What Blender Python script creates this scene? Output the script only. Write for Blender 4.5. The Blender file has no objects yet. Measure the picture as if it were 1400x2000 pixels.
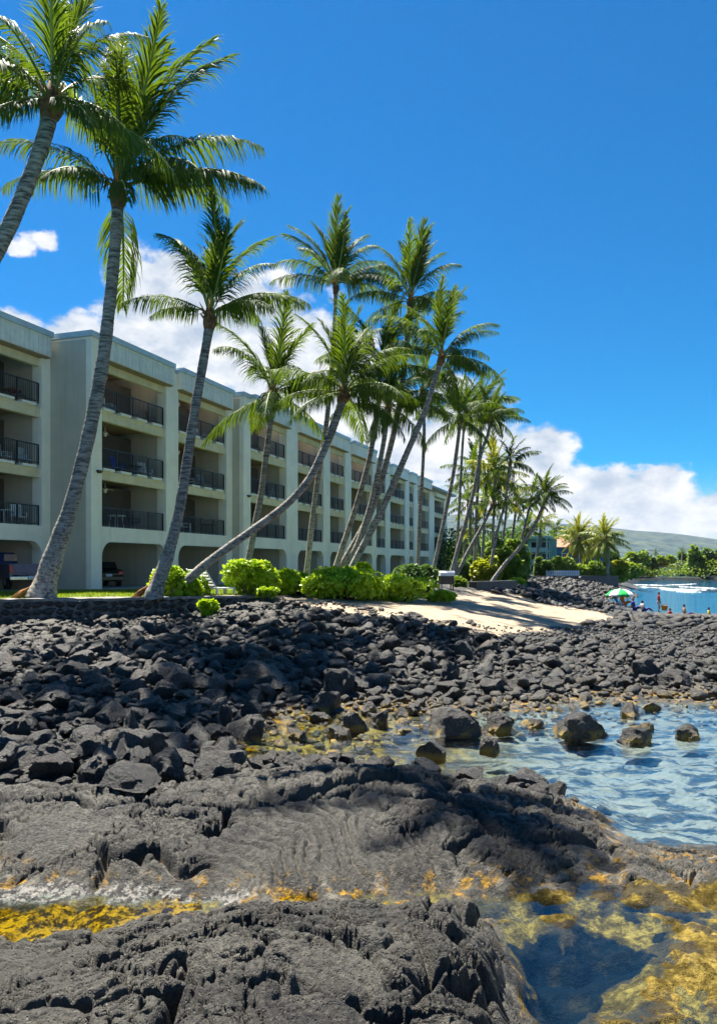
import bpy, bmesh, math, random
import numpy as np
from mathutils import Vector, Matrix
random.seed(7); rng = np.random.default_rng(7)
SC = bpy.context.scene
C = SC.collection
EYE, F, CX, HY = 3.3, 1500.0, 700.0, 1105.0     # eye height over the water, focal length and horizon of the photograph (pixels)
R = math.radians

def at(px, py, Y):
    return Vector(((px-CX)/F*Y, Y, EYE-(py-HY)/F*Y))

# ------------------------------------------------------------------ camera, sky, sun
cam = bpy.data.cameras.new('camera'); camo = bpy.data.objects.new('camera', cam); C.objects.link(camo)
camo.location = (0, 0, EYE); camo.rotation_euler = (R(90), 0, 0)
cam.lens = 27; cam.sensor_width = 36; cam.sensor_fit = 'AUTO'; cam.shift_y = 0.0525
cam.clip_start = .1; cam.clip_end = 30000
SC.camera = camo

SUN_EL = R(65); SUN_AZ = math.atan2(-.58, .815)
sdir = Vector((math.sin(SUN_AZ)*math.cos(SUN_EL), math.cos(SUN_AZ)*math.cos(SUN_EL), math.sin(SUN_EL)))
sun = bpy.data.lights.new('sun', 'SUN'); suno = bpy.data.objects.new('sun', sun); C.objects.link(suno)
sun.energy = 5.0; sun.angle = R(.5); sun.color = (1, .94, .84)
suno.rotation_euler = sdir.to_track_quat('Z', 'Y').to_euler(); suno.location = (0, 0, 40)

SC.view_settings.view_transform = 'Standard'; SC.view_settings.look = 'None'
SC.view_settings.gamma = 1; SC.view_settings.use_curve_mapping = False
SC.view_settings.exposure = 1.70
SC.render.engine = 'CYCLES'
cy = SC.cycles
cy.max_bounces = 8; cy.diffuse_bounces = 3; cy.glossy_bounces = 3; cy.transparent_max_bounces = 12; cy.transmission_bounces = 6
cy.use_denoising = True; cy.caustics_reflective = False; cy.caustics_refractive = False

W = bpy.data.worlds.new("World"); SC.world = W; W.use_nodes = True
class NT:
    """small helper to write node trees"""
    def __init__(s, tree): s.t = tree; s.n = tree.nodes; s.l = tree.links
    def add(s, typ, ins=None, **kw):
        n = s.n.new(typ)
        for k, v in kw.items(): setattr(n, k, v)
        for k, v in (ins or {}).items(): s.set(n, k, v)
        return n
    def set(s, n, k, v):
        sock = n.inputs[k]
        if isinstance(v, bpy.types.NodeSocket): s.l.new(v, sock)
        elif isinstance(v, bpy.types.Node): s.l.new(v.outputs[0], sock)
        else: sock.default_value = v
    def math(s, op, a, b=None, c=None, clamp=False):
        n = s.n.new('ShaderNodeMath'); n.operation = op; n.use_clamp = clamp
        for i, v in enumerate((a, b, c)):
            if v is not None: s.set(n, i, v)
        return n.outputs[0]
    def mix(s, f, a, b, blend='MIX'):
        n = s.n.new('ShaderNodeMix'); n.data_type = 'RGBA'; n.blend_type = blend; n.clamp_factor = True
        s.set(n, 0, f); s.set(n, 6, a if not isinstance(a, tuple) else (*a[:3], 1)); s.set(n, 7, b if not isinstance(b, tuple) else (*b[:3], 1))
        return n.outputs[2]
    def ramp(s, f, pts):
        n = s.n.new('ShaderNodeMapRange'); n.interpolation_type = 'SMOOTHSTEP'
        s.set(n, 0, f); n.inputs[1].default_value = pts[0]; n.inputs[2].default_value = pts[1]
        n.inputs[3].default_value = pts[2] if len(pts) > 2 else 0; n.inputs[4].default_value = pts[3] if len(pts) > 2 else 1
        return n.outputs[0]
    def noise(s, vec, scale, detail=4, rough=.55, dist=0):
        n = s.add('ShaderNodeTexNoise', {'Scale': scale, 'Detail': detail, 'Roughness': rough, 'Distortion': dist})
        if vec is not None: s.set(n, 'Vector', vec)
        return n.outputs[0]

def build_world():
    t = NT(W.node_tree); t.n.clear()
    sky = t.add('ShaderNodeTexSky', sky_type='NISHITA', sun_disc=False, sun_elevation=SUN_EL, sun_rotation=SUN_AZ,
                altitude=200, air_density=1.0, dust_density=.35, ozone_density=4.0)
    hs = t.add('ShaderNodeHueSaturation', {'Hue': .500, 'Saturation': 2.3, 'Value': .88, 'Color': sky})
    bg = t.add('ShaderNodeBackground', {'Color': hs, 'Strength': SKY})
    tc = t.add('ShaderNodeTexCoord')
    sep = t.add('ShaderNodeSeparateXYZ', {0: tc.outputs['Generated']})
    az = t.math('ARCTAN2', sep.outputs[0], sep.outputs[1])
    el = t.math('ARCSINE', sep.outputs[2])
    comb = t.add('ShaderNodeCombineXYZ', {0: az, 1: t.math('MULTIPLY', el, 1.5), 2: 0.0})
    n1 = t.noise(comb, 9.0, 9, .58)
    n2 = t.noise(comb, 3.2, 3, .5)
    comb2 = t.add('ShaderNodeCombineXYZ', {0: t.math('ADD', az, .012), 1: t.math('ADD', t.math('MULTIPLY', el, 1.5), -.03), 2: 0.0})
    n1b = t.noise(comb2, 9.0, 9, .58)
    field = None
    wn = t.add('ShaderNodeTexNoise', {'Vector': comb, 'Scale': 22.0, 'Detail': 4.0, 'Roughness': .6}).outputs[1]
    ws = t.add('ShaderNodeSeparateColor', {0: wn})
    az0, el0 = az, el
    az = t.math('ADD', az, t.math('MULTIPLY', t.math('SUBTRACT', ws.outputs[0], .5), .045)); el = t.math('ADD', el, t.math('MULTIPLY', t.math('SUBTRACT', ws.outputs[1], .5), .035))
    def blob(px, py, w, h):
        nonlocal field
        a0 = math.atan((px-CX)/F); e0 = math.atan((HY-py)/F*math.cos(a0))
        dx = t.math('DIVIDE', t.math('SUBTRACT', az, a0), w/F*math.cos(a0)**2)
        dy = t.math('DIVIDE', t.math('SUBTRACT', el, e0), h/F)
        d = t.math('SQRT', t.math('ADD', t.math('MULTIPLY', dx, dx), t.math('MULTIPLY', dy, dy)))
        b = t.math('MULTIPLY', t.math('SUBTRACT', 1.0, d), min(1.0, .30+w/170))
        field = b if field is None else t.math('MAXIMUM', field, b)
    for b in CLOUDS: blob(*b)
    # the rest of the sky keeps a broken belt of the same clouds
    el = el0
    belt = t.ramp(el, (.02, .22, .55, -.5))
    out = t.ramp(t.math('ABSOLUTE', az), (.47, .60))
    rest = t.math('ADD', belt, t.math('MULTIPLY', t.math('SUBTRACT', n2, .52), 4.0))
    rest = t.math('SUBTRACT', rest, t.math('MULTIPLY', t.math('SUBTRACT', 1.0, out), 6.0))
    field = t.math('MAXIMUM', field, rest)
    dens = t.math('ADD', field, t.math('MULTIPLY', t.math('SUBTRACT', n1, .5), 2.3))
    a = t.ramp(dens, (.0, .32))
    # a thin pale veil low over the horizon
    veil = t.math('MULTIPLY', t.ramp(el, (0.0, .13, .75, 0)), t.ramp(n2, (.3, .6, .55, 1)))
    lit = t.math('ADD', .50, t.math('MULTIPLY', t.math('SUBTRACT', n1, n1b), 3.6))
    lit = t.math('ADD', lit, t.math('MULTIPLY', t.math('SUBTRACT', n2, .5), .9), clamp=True)
    ccol = t.mix(lit, (.46, .56, .70), (1.0, 1.0, 1.0))  # light and shade of the cloud billows put into their colour
    cb = t.add('ShaderNodeBackground', {'Color': ccol, 'Strength': CLOUD})
    vb = t.add('ShaderNodeBackground', {'Color': (.66, .80, .95, 1), 'Strength': CLOUD*.82})
    m0 = t.add('ShaderNodeMixShader', {0: veil, 1: bg, 2: vb})
    m1 = t.add('ShaderNodeMixShader', {0: a, 1: m0, 2: cb})
    t.add('ShaderNodeOutputWorld', {0: m1})
SKY, CLOUD = .050, .335
CLOUDS = [(30, 655, 90, 60), (150, 665, 95, 55), (42, 485, 40, 20), (78, 468, 30, 14), (290, 600, 120, 110), (330, 540, 75, 48), (420, 640, 150, 120), (520, 590, 110, 65),
          (600, 720, 170, 130), (250, 700, 130, 70), (730, 850, 190, 120), (880, 880, 150, 110), (1040, 880, 88, 62), (960, 960, 170, 80),
          (1075, 865, 70, 52), (1180, 955, 110, 62), (1290, 960, 90, 58), (1240, 1010, 170, 60), (1385, 1000, 70, 60), (1180, 1000, 150, 75), (1320, 1020, 140, 60), (1100, 1010, 120, 45), (1392, 940, 16, 10), (860, 760, 50, 26)]
build_world()

# ------------------------------------------------------------------ noise
def _h(*a, seed=0):
    h = np.full(a[0].shape, seed*1013904223 & 0x7fffffff, np.int64)
    for k, v in zip((374761393, 668265263, 2147483647-58), a): h = (h ^ (v.astype(np.int64)*k)) & 0x7fffffff; h = (h*1274126177 + 12345) & 0x7fffffff
    h ^= h >> 13; h = (h*1103515245 + 7) & 0x7fffffff
    return (h ^ (h >> 15))/float(0x7fffffff)
def noise2(x, y, seed=0):
    xi, yi = np.floor(x), np.floor(y); fx, fy = x-xi, y-yi
    u, v = fx*fx*fx*(fx*(fx*6-15)+10), fy*fy*fy*(fy*(fy*6-15)+10)
    def g(ix, iy, dx, dy):
        a = _h(ix, iy, seed=seed)*2*np.pi
        return np.cos(a)*dx+np.sin(a)*dy
    a = g(xi, yi, fx, fy); b = g(xi+1, yi, fx-1, fy); c = g(xi, yi+1, fx, fy-1); d = g(xi+1, yi+1, fx-1, fy-1)
    return 1.4*((a*(1-u)+b*u)*(1-v)+(c*(1-u)+d*u)*v)
def fbm2(x, y, o=4, seed=0, gain=.5):
    s = 0; a = 1
    for k in range(o):
        s = s+a*noise2(x*2**k+17.3*k, y*2**k-9.1*k, seed+k); a *= gain
    return s
def noise3(x, y, z, seed=0):
    xi, yi, zi = np.floor(x), np.floor(y), np.floor(z); f = [x-xi, y-yi, z-zi]; u = [q*q*(3-2*q) for q in f]
    s = 0
    for i in (0, 1):
        for j in (0, 1):
            for k in (0, 1):
                s = s+(u[0] if i else 1-u[0])*(u[1] if j else 1-u[1])*(u[2] if k else 1-u[2])*_h(xi+i, yi+j, zi+k, seed=seed)
    return s*2-1
def vor2(x, y, seed=0):
    xi, yi = np.floor(x), np.floor(y); f1 = np.full(x.shape, 9.); f2 = f1.copy(); idv = np.zeros(x.shape)
    for i in (-1, 0, 1):
        for j in (-1, 0, 1):
            cx, cy_ = xi+i, yi+j
            a = _h(cx, cy_, seed=seed); b = _h(cx, cy_, seed=seed+91)
            d = np.hypot(cx+.1+.8*a-x, cy_+.1+.8*b-y)
            new = d < f1
            f2 = np.where(new, f1, np.minimum(f2, d)); idv = np.where(new, a, idv); f1 = np.where(new, d, f1)
    return f1, f2, idv
def sst(a, b, x):
    t = np.clip((x-a)/(b-a), 0, 1); return t*t*(3-2*t)
def inpoly(px, py, poly):
    r = np.zeros(px.shape, bool); n = len(poly)
    for i in range(n):
        x1, y1 = poly[i]; x2, y2 = poly[(i+1) % n]
        if y1 == y2: continue
        c = ((y1 > py) != (y2 > py)) & (px < (x2-x1)*(py-y1)/(y2-y1)+x1); r ^= c
    return r

# ------------------------------------------------------------------ object helpers
def tag(o, label=None, cat=None, group=None, kind=None):
    if label: o['label'] = label
    if cat: o['category'] = cat
    if group: o['group'] = group
    if kind: o['kind'] = kind
    return o
def empty(name, loc=(0, 0, 0), rz=0, label=None, cat=None, group=None):
    o = bpy.data.objects.new(name, None); C.objects.link(o); o.location = loc; o.rotation_euler = (0, 0, rz)
    o.empty_display_size = .2
    return tag(o, label, cat, group)
def link(name, me, parent=None, loc=None, rot=None, scale=None):
    o = bpy.data.objects.new(name, me); C.objects.link(o)
    if parent: o.parent = parent
    if loc is not None: o.location = loc
    if rot is not None: o.rotation_euler = rot
    if scale is not None: o.scale = scale if hasattr(scale, '__len__') else (scale,)*3
    return o
def np_mesh(name, V, Fc, mat=None, smooth=False):
    """Fc: int array (n,3) or (n,4)"""
    me = bpy.data.meshes.new(name); V = np.asarray(V, np.float32); Fc = np.asarray(Fc, np.int32)
    n, k = Fc.shape
    me.vertices.add(len(V)); me.vertices.foreach_set('co', V.ravel())
    me.loops.add(n*k); me.loops.foreach_set('vertex_index', Fc.ravel())
    me.polygons.add(n); me.polygons.foreach_set('loop_start', np.arange(0, n*k, k, dtype=np.int32))
    me.polygons.foreach_set('loop_total', np.full(n, k, np.int32))
    me.polygons.foreach_set('use_smooth', np.full(n, smooth, bool))
    me.update(calc_edges=True)
    if mat: me.materials.append(mat)
    return me
class MB:
    """collects shapes into one mesh"""
    def __init__(s): s.v = []; s.f = []
    def raw(s, vs, fs):
        b = len(s.v); s.v += [tuple(p) for p in vs]; s.f += [tuple(i+b for i in f) for f in fs]; return s
    def box(s, x0, x1, y0, y1, z0, z1, M=None):
        vs = [Vector(p) for p in ((x0, y0, z0), (x1, y0, z0), (x1, y1, z0), (x0, y1, z0), (x0, y0, z1), (x1, y0, z1), (x1, y1, z1), (x0, y1, z1))]
        if M: vs = [M @ p for p in vs]
        return s.raw(vs, ((3, 2, 1, 0), (4, 5, 6, 7), (0, 1, 5, 4), (1, 2, 6, 5), (2, 3, 7, 6), (3, 0, 4, 7)))
    def cbox(s, c, d, M=None): return s.box(c[0]-d[0]/2, c[0]+d[0]/2, c[1]-d[1]/2, c[1]+d[1]/2, c[2]-d[2]/2, c[2]+d[2]/2, M)
    def prism(s, prof, axis, a, b, M=None):
        """profile of 2-D points swept along axis 0/1/2 from a to b"""
        n = len(prof)
        def P(p, t):
            q = list(p); q.insert(axis, t); q = Vector(q); return M @ q if M else q
        vs = [P(p, a) for p in prof]+[P(p, b) for p in prof]
        fs = [tuple(range(n))[::-1], tuple(range(n, 2*n))]+[(i, (i+1) % n, n+(i+1) % n, n+i) for i in range(n)]
        return s.raw(vs, fs)
    def tube(s, pts, rads, n=8, caps=True):
        pts = [Vector(p) for p in pts]
        if not hasattr(rads, '__len__'): rads = [rads]*len(pts)
        vs = []; up = None
        for i, p in enumerate(pts):
            t = (pts[min(i+1, len(pts)-1)]-pts[max(i-1, 0)]).normalized()
            if up is None:
                up = Vector((0, 0, 1)) if abs(t.z) < .9 else Vector((1, 0, 0))
            a = t.cross(up).normalized(); up = a.cross(t).normalized()
            for k in range(n):
                q = 2*math.pi*k/n; vs.append(p+(a*math.cos(q)+up*math.sin(q))*rads[i])
        fs = []
        for i in range(len(pts)-1):
            for k in range(n):
                k2 = (k+1) % n; fs.append((i*n+k, i*n+k2, (i+1)*n+k2, (i+1)*n+k))
        if caps: fs += [tuple(range(n))[::-1], tuple(range((len(pts)-1)*n, len(pts)*n))]
        return s.raw(vs, fs)
    def ball(s, c, r, n=8, m=6):
        r = r if hasattr(r, '__len__') else (r,)*3
        vs = [(c[0], c[1], c[2]-r[2])]
        for i in range(1, m):
            a = -math.pi/2+math.pi*i/m
            for k in range(n):
                b = 2*math.pi*k/n; vs.append((c[0]+r[0]*math.cos(a)*math.cos(b), c[1]+r[1]*math.cos(a)*math.sin(b), c[2]+r[2]*math.sin(a)))
        vs.append((c[0], c[1], c[2]+r[2])); fs = []
        for k in range(n): fs.append((0, 1+(k+1) % n, 1+k)); fs.append((len(vs)-1, len(vs)-1-n+k, len(vs)-1-n+(k+1) % n))
        for i in range(m-2):
            for k in range(n): fs.append((1+i*n+k, 1+i*n+(k+1) % n, 1+(i+1)*n+(k+1) % n, 1+(i+1)*n+k))
        return s.raw(vs, fs)
    def mesh(s, name, mat, smooth=False, bevel=0):
        me = bpy.data.meshes.new(name); me.from_pydata(s.v, [], s.f)
        if bevel:
            bm = bmesh.new(); bm.from_mesh(me)
            bmesh.ops.bevel(bm, geom=bm.edges[:], offset=bevel, segments=2, affect='EDGES', profile=.6)
            bm.to_mesh(me); bm.free()
        if smooth: me.polygons.foreach_set('use_smooth', [True]*len(me.polygons))
        me.materials.append(mat); me.update(); return me
    def build(s, name, mat, parent=None, smooth=False, bevel=0, **kw):
        return link(name, s.mesh(name, mat, smooth, bevel), parent, **kw)

# ------------------------------------------------------------------ materials
def new_mat(name):
    m = bpy.data.materials.new(name); m.use_nodes = True; t = NT(m.node_tree); t.n.clear()
    return m, t
def simple(name, col, rough=.7, var=.12, scale=3, bump=.0, bscale=30, metal=0, spec=.3, streak=0, rand=0):
    m, t = new_mat(name)
    tc = t.add('ShaderNodeTexCoord').outputs['Object']
    n = t.noise(tc, scale, 5, .6)
    lo = tuple(c*(1-var) for c in col); hi = tuple(min(1, c*(1+var)) for c in col)
    c = t.mix(t.ramp(n, (.3, .7)), lo, hi)
    if streak:   # rain streaks and grime that run down a wall
        mp = t.add('ShaderNodeMapping', {'Vector': tc, 'Scale': (2.2, 2.2, .12)})
        c = t.mix(t.math('MULTIPLY', t.ramp(t.noise(mp, 1.0, 5, .65), (.5, .75)), streak), c, tuple(q*.6 for q in col))
    if rand:
        oi = t.add('ShaderNodeObjectInfo').outputs['Random']
        c = t.mix(t.math('MULTIPLY', oi, rand), c, tuple(q*.35 for q in col))
    b = t.add('ShaderNodeBsdfPrincipled', {'Base Color': c, 'Roughness': rough, 'Metallic': metal, 'Specular IOR Level': spec})
    if bump:
        t.set(b, 'Normal', t.add('ShaderNodeBump', {'Height': t.noise(tc, bscale, 5, .65), 'Strength': bump, 'Distance': .02}))
    t.add('ShaderNodeOutputMaterial', {0: b})
    return m
def leaf_mat(name, c1, c2, ct, trans=.4, rough=.45, scale=2.0, spec=.3):
    m, t = new_mat(name)
    g = t.add('ShaderNodeNewGeometry').outputs['Position']; oi = t.add('ShaderNodeObjectInfo').outputs['Random']
    f = t.math('ADD', t.math('MULTIPLY', t.ramp(t.noise(g, scale, 3, .6), (.3, .7)), .7), t.math('MULTIPLY', oi, .3), clamp=True)
    col = t.mix(f, c1, c2)
    b = t.add('ShaderNodeBsdfPrincipled', {'Base Color': col, 'Roughness': rough, 'Specular IOR Level': spec})
    tr = t.add('ShaderNodeBsdfTranslucent', {'Color': t.mix(f, tuple(q*.7 for q in ct), ct)})
    t.add('ShaderNodeOutputMaterial', {0: t.add('ShaderNodeMixShader', {0: trans, 1: b, 2: tr})})
    return m
def rock_mat(name, lo, hi, scale=2.0, bump=.6, moss=0.0, rand=.5, speck=.6):
    m, t = new_mat(name)
    tc = t.add('ShaderNodeTexCoord').outputs['Object']; g = t.add('ShaderNodeNewGeometry').outputs['Position']
    oi = t.add('ShaderNodeObjectInfo').outputs['Random']
    n = t.noise(g, scale, 6, .62); n2 = t.noise(g, scale*9, 4, .6)
    c = t.mix(t.ramp(n, (.36, .70)), lo, hi)
    c = t.mix(t.math('MULTIPLY', t.ramp(n2, (.48, .62)), .7), c, tuple(q*.35 for q in lo))
    c = t.mix(t.math('MULTIPLY', t.ramp(t.noise(g, .9, 5, .65), (.50, .66)), .55), c, (.072, .050, .030))
    sp = t.noise(g, 34, 4, .75)
    c = t.mix(t.math('MULTIPLY', t.ramp(sp, (.50, .66)), speck), c, tuple(min(1, q*2.0) for q in hi))
    c = t.mix(t.math('MULTIPLY', t.ramp(sp, (.36, .48, 1, 0)), speck), c, tuple(q*.3 for q in lo))
    c = t.mix(t.math('MULTIPLY', oi, rand), c, tuple(q*.55 for q in lo))
    if moss:
        z = t.add('ShaderNodeSeparateXYZ', {0: g}).outputs[2]
        f = t.math('MULTIPLY', t.ramp(z, (.03, .17, 1, 0)), t.ramp(t.noise(g, 3.2, 4, .6), (.46, .56)))
        c = t.mix(t.math('MULTIPLY', f, moss), c, (.30, .19, .015))
    b = t.add('ShaderNodeBsdfPrincipled', {'Base Color': c, 'Roughness': .48, 'Specular IOR Level': .45})
    vo = t.add('ShaderNodeTexVoronoi', {'Vector': g, 'Scale': 38.0})
    h = t.math('ADD', t.noise(g, 22, 6, .7), t.math('MULTIPLY', t.ramp(vo.outputs[0], (.0, .35)), .35))
    t.set(b, 'Normal', t.add('ShaderNodeBump', {'Height': h, 'Strength': bump, 'Distance': .05}))
    t.add('ShaderNodeOutputMaterial', {0: b})
    return m

mt = {}
mt['boulder'] = rock_mat('black lava boulder', (.006, .0057, .005), (.075, .070, .057), 2.6, 1.0, .75, speck=.75)
mt['wallstone'] = rock_mat('wall lava stone', (.022, .022, .024), (.06, .058, .055), 3, .7, 0, .5)
mt['mortar'] = simple('wall mortar', (.15, .14, .125), .9, .5, 4, .5, 40)
mt['cap'] = simple('wall cap', (.22, .20, .18), .9, .4, 5, .6, 30)
mt['dark_wall'] = rock_mat('dark sea wall', (.03, .032, .036), (.075, .075, .08), 1.5, .6, 0, .3)
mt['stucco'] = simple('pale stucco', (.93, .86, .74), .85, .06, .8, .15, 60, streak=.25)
mt['stucco_side'] = simple('shaded side stucco', (.56, .51, .42), .85, .06, .8, .15, 60, streak=.25)  # darker copy of the stucco; dimmer light on side faces put into colour
mt['beam'] = simple('cream beam', (.72, .62, .42), .8, .1, 1.2, .1, 40, streak=.3)
mt['board'] = simple('fascia board', (.78, .78, .72), .75, .08, 2.5, .1, 40, rand=.15)
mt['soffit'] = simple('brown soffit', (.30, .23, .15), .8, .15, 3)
mt['coping'] = simple('blue roof coping', (.46, .55, .58), .45, .1, 2, metal=.1, spec=.5)
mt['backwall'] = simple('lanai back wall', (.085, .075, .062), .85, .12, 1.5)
mt['garage'] = simple('garage wall', (.46, .63, .74), .85, .12, 1.0)
mt['concrete'] = simple('garage floor', (.34, .33, .31), .85, .15, 2, .2, 30)
mt['rail'] = simple('dark railing', (.035, .05, .06), .45, .2, 5, metal=.4)
mt['white'] = simple('white paint', (.78, .80, .80), .55, .05, 4)
mt['ledge'] = simple('white ledge block', (.80, .78, .70), .7, .08, 4)
mt['frame'] = simple('bronze frame', (.05, .045, .04), .4, .2, 4, metal=.5)
m, t = new_mat('dark glass'); t.add('ShaderNodeOutputMaterial', {0: t.add('ShaderNodeBsdfPrincipled', {'Base Color': (.012, .016, .02, 1), 'Roughness': .06, 'Specular IOR Level': .6})}); mt['glass'] = m
mt['wood'] = simple('warm wood', (.36, .14, .05), .6, .2, 6)
mt['dark_red'] = simple('dark red metal', (.10, .015, .012), .6, .2, 8)
mt['blue'] = simple('blue fabric', (.02, .06, .42), .7, .15, 6)
mt['picture'] = simple('picture', (.08, .10, .12), .5, .5, 8)
mt['screen'] = simple('patterned screen', (.34, .36, .36), .8, .45, 5)
mt['trunk'] = None
def trunk_mat():
    m, t = new_mat('palm bark')
    g = t.add('ShaderNodeNewGeometry').outputs['Position']; oi = t.add('ShaderNodeObjectInfo').outputs['Random']
    mp = t.add('ShaderNodeMapping', {'Vector': g, 'Scale': (1.5, 1.5, 9)})
    n = t.noise(mp, 1.6, 5, .65); n2 = t.noise(g, 2.3, 4, .6); n3 = t.noise(g, 9, 4, .6)
    c = t.mix(t.ramp(n, (.35, .65)), (.075, .064, .058), (.38, .34, .29))
    z = t.add('ShaderNodeSeparateXYZ', {0: g}).outputs[2]
    low = t.math('MULTIPLY', t.ramp(z, (2.2, 7.5, 1, 0)), t.ramp(n3, (.42, .58)))
    c = t.mix(t.math('MULTIPLY', low, .8), c, (.46, .46, .40))        # pale lichen low on the trunk
    c = t.mix(t.math('MULTIPLY', t.ramp(n2, (.58, .72)), .5), c, (.10, .11, .04))
    c = t.mix(t.math('MULTIPLY', oi, .3), c, (.05, .045, .045))
    b = t.add('ShaderNodeBsdfPrincipled', {'Base Color': c, 'Roughness': .85, 'Specular IOR Level': .15})
    t.set(b, 'Normal', t.add('ShaderNodeBump', {'Height': t.noise(mp, 5, 5, .7), 'Strength': .6, 'Distance': .03}))
    t.add('ShaderNodeOutputMaterial', {0: b}); return m
mt['trunk'] = trunk_mat()
mt['root'] = simple('fibrous root', (.26, .12, .035), .9, .5, 7, .8, 40)
mt['fibre'] = simple('crown fibre', (.16, .085, .04), .9, .5, 6, .6, 30)
mt['stalk'] = simple('orange stalk', (.60, .22, .025), .6, .3, 6)
mt['frond'] = leaf_mat('palm frond', (.012, .040, .006), (.045, .10, .008), (.19, .29, .012), .34, .55, .7, .12)
mt['frond_gold'] = leaf_mat('golden palm frond', (.09, .15, .012), (.19, .20, .015), (.50, .50, .03), .35, .4, .8, .4)
mt['rachis'] = simple('frond stem', (.20, .24, .045), .5, .3, 3)
mt['bush'] = leaf_mat('bright naupaka leaf', (.20, .35, .006), (.36, .50, .008), (.65, .85, .015), .35, .4, 2.0, .35)
mt['bush_dark'] = leaf_mat('dark shrub leaf', (.035, .085, .014), (.07, .15, .02), (.20, .36, .03), .3, .5, 1.5)
mt['bush_mid'] = leaf_mat('mid green leaf', (.07, .15, .012), (.16, .25, .015), (.36, .50, .03), .32, .5, 1.0)
mt['yellow_leaf'] = leaf_mat('yellow green leaf', (.17, .22, .010), (.30, .31, .014), (.5, .55, .02), .35, .45, 1.0)
mt['stem'] = simple('woody stem', (.09, .065, .04), .9, .3, 6)

# ------------------------------------------------------------------ the shore as one height field
CP = [  # pixel x, pixel y, height over the water
 (0,2000,.75),(200,2000,.8),(400,2000,.75),(600,2000,.72),(800,2000,.62),(950,2000,.4),(1030,1990,.05),(1070,2000,-.15),(-250,2000,.75),
 (0,1900,.65),(200,1900,.72),(400,1880,.78),(600,1860,.75),(800,1860,.68),(900,1860,.55),(985,1880,.25),(1045,1900,-.12),(-250,1900,.6),
 (0,1866,.18),(150,1852,.2),(300,1818,.33),(450,1788,.5),(600,1782,.55),(750,1772,.52),(850,1790,.5),(930,1800,.25),(965,1780,-.04),
 (-250,1850,.3),(-250,1800,-.1),(0,1800,-.1),(150,1790,-.12),(300,1768,-.1),(420,1764,-.08),(600,1757,-.06),(740,1755,-.06),(860,1748,-.05),
 (0,1745,.02),(150,1742,.03),(300,1738,.06),(450,1738,.06),(600,1738,.07),(740,1735,.06),(0,1690,.12),(200,1690,.13),(400,1690,.15),(600,1680,.17),(800,1680,.19),(1000,1680,.17),(1100,1690,.11),(1185,1700,.02),(-250,1700,.12),
 (0,1600,.33),(200,1600,.33),(400,1600,.35),(600,1590,.39),(800,1590,.40),(1000,1590,.35),(1110,1605,.22),(1175,1590,.06),(1215,1650,.0),(-250,1600,.33),
 (0,1545,.42),(200,1540,.42),(350,1532,.42),(500,1515,.46),(650,1498,.54),(800,1498,.54),(950,1528,.45),(1050,1552,.33),(1125,1575,.1),(-250,1545,.42),
 (560,1480,-.14),(650,1470,-.18),(750,1470,-.2),(700,1420,-.14),(600,1400,-.1),(800,1440,-.22),(540,1440,-.06),(640,1445,-.16),
 (850,1520,-.3),(900,1450,-.3),(1000,1460,-.35),(1150,1480,-.4),(1300,1480,-.4),(1390,1450,-.35),(1250,1560,-.4),(1390,1560,-.4),(1390,1620,-.22),(1280,1620,-.12),(1300,1400,-.2),(1390,1392,-.12),(1150,1400,-.18),(1050,1425,-.16),(1000,1400,-.05),(1650,1500,-.4),(1650,1400,-.2),
 (1180,1640,.09),(1250,1660,.11),(1350,1672,.13),(1400,1700,.1),(1230,1720,.09),(1150,1735,-.03),(1310,1745,-.02),(1340,1705,.12),(1600,1680,.1),
 (1000,1765,-.05),(1100,1762,-.05),(1250,1780,-.05),(1390,1770,-.04),(1100,1812,-.015),(1300,1822,.0),(1390,1850,.05),(1350,1885,.06),(1395,1920,.0),(1600,1850,.06),
 (1050,1870,-.24),(1150,1860,-.28),(1100,1920,-.28),(1230,1850,-.2),(1040,1950,-.22),(1190,1900,-.2),
 (1300,1900,.01),(1250,1960,.0),(1150,1995,.0),(1390,1980,.01),(1350,1950,.015),(1600,2000,.0),
 (0,1480,.25),(200,1480,.2),(350,1490,.12),(450,1500,.06),(-250,1480,.25),(0,1400,.45),(200,1400,.38),(380,1400,.22),(480,1430,.03),(0,1320,.75),(250,1320,.68),(450,1330,.45),(580,1350,.22),(700,1370,.08),(-250,1350,.6),
 (0,1260,1.0),(250,1260,1.0),(450,1270,.85),(600,1290,.6),(750,1300,.42),(900,1310,.25),(850,1365,.1),(940,1385,.02),(1000,1345,.14),(1100,1365,.05),(1200,1368,.0),(1200,1325,.17),(1350,1355,.05),(1390,1325,.17),(1100,1300,.3),(1250,1280,.32),(1390,1260,.35),(1000,1275,.5),(1600,1300,.25),(1650,1360,.05)]
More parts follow.
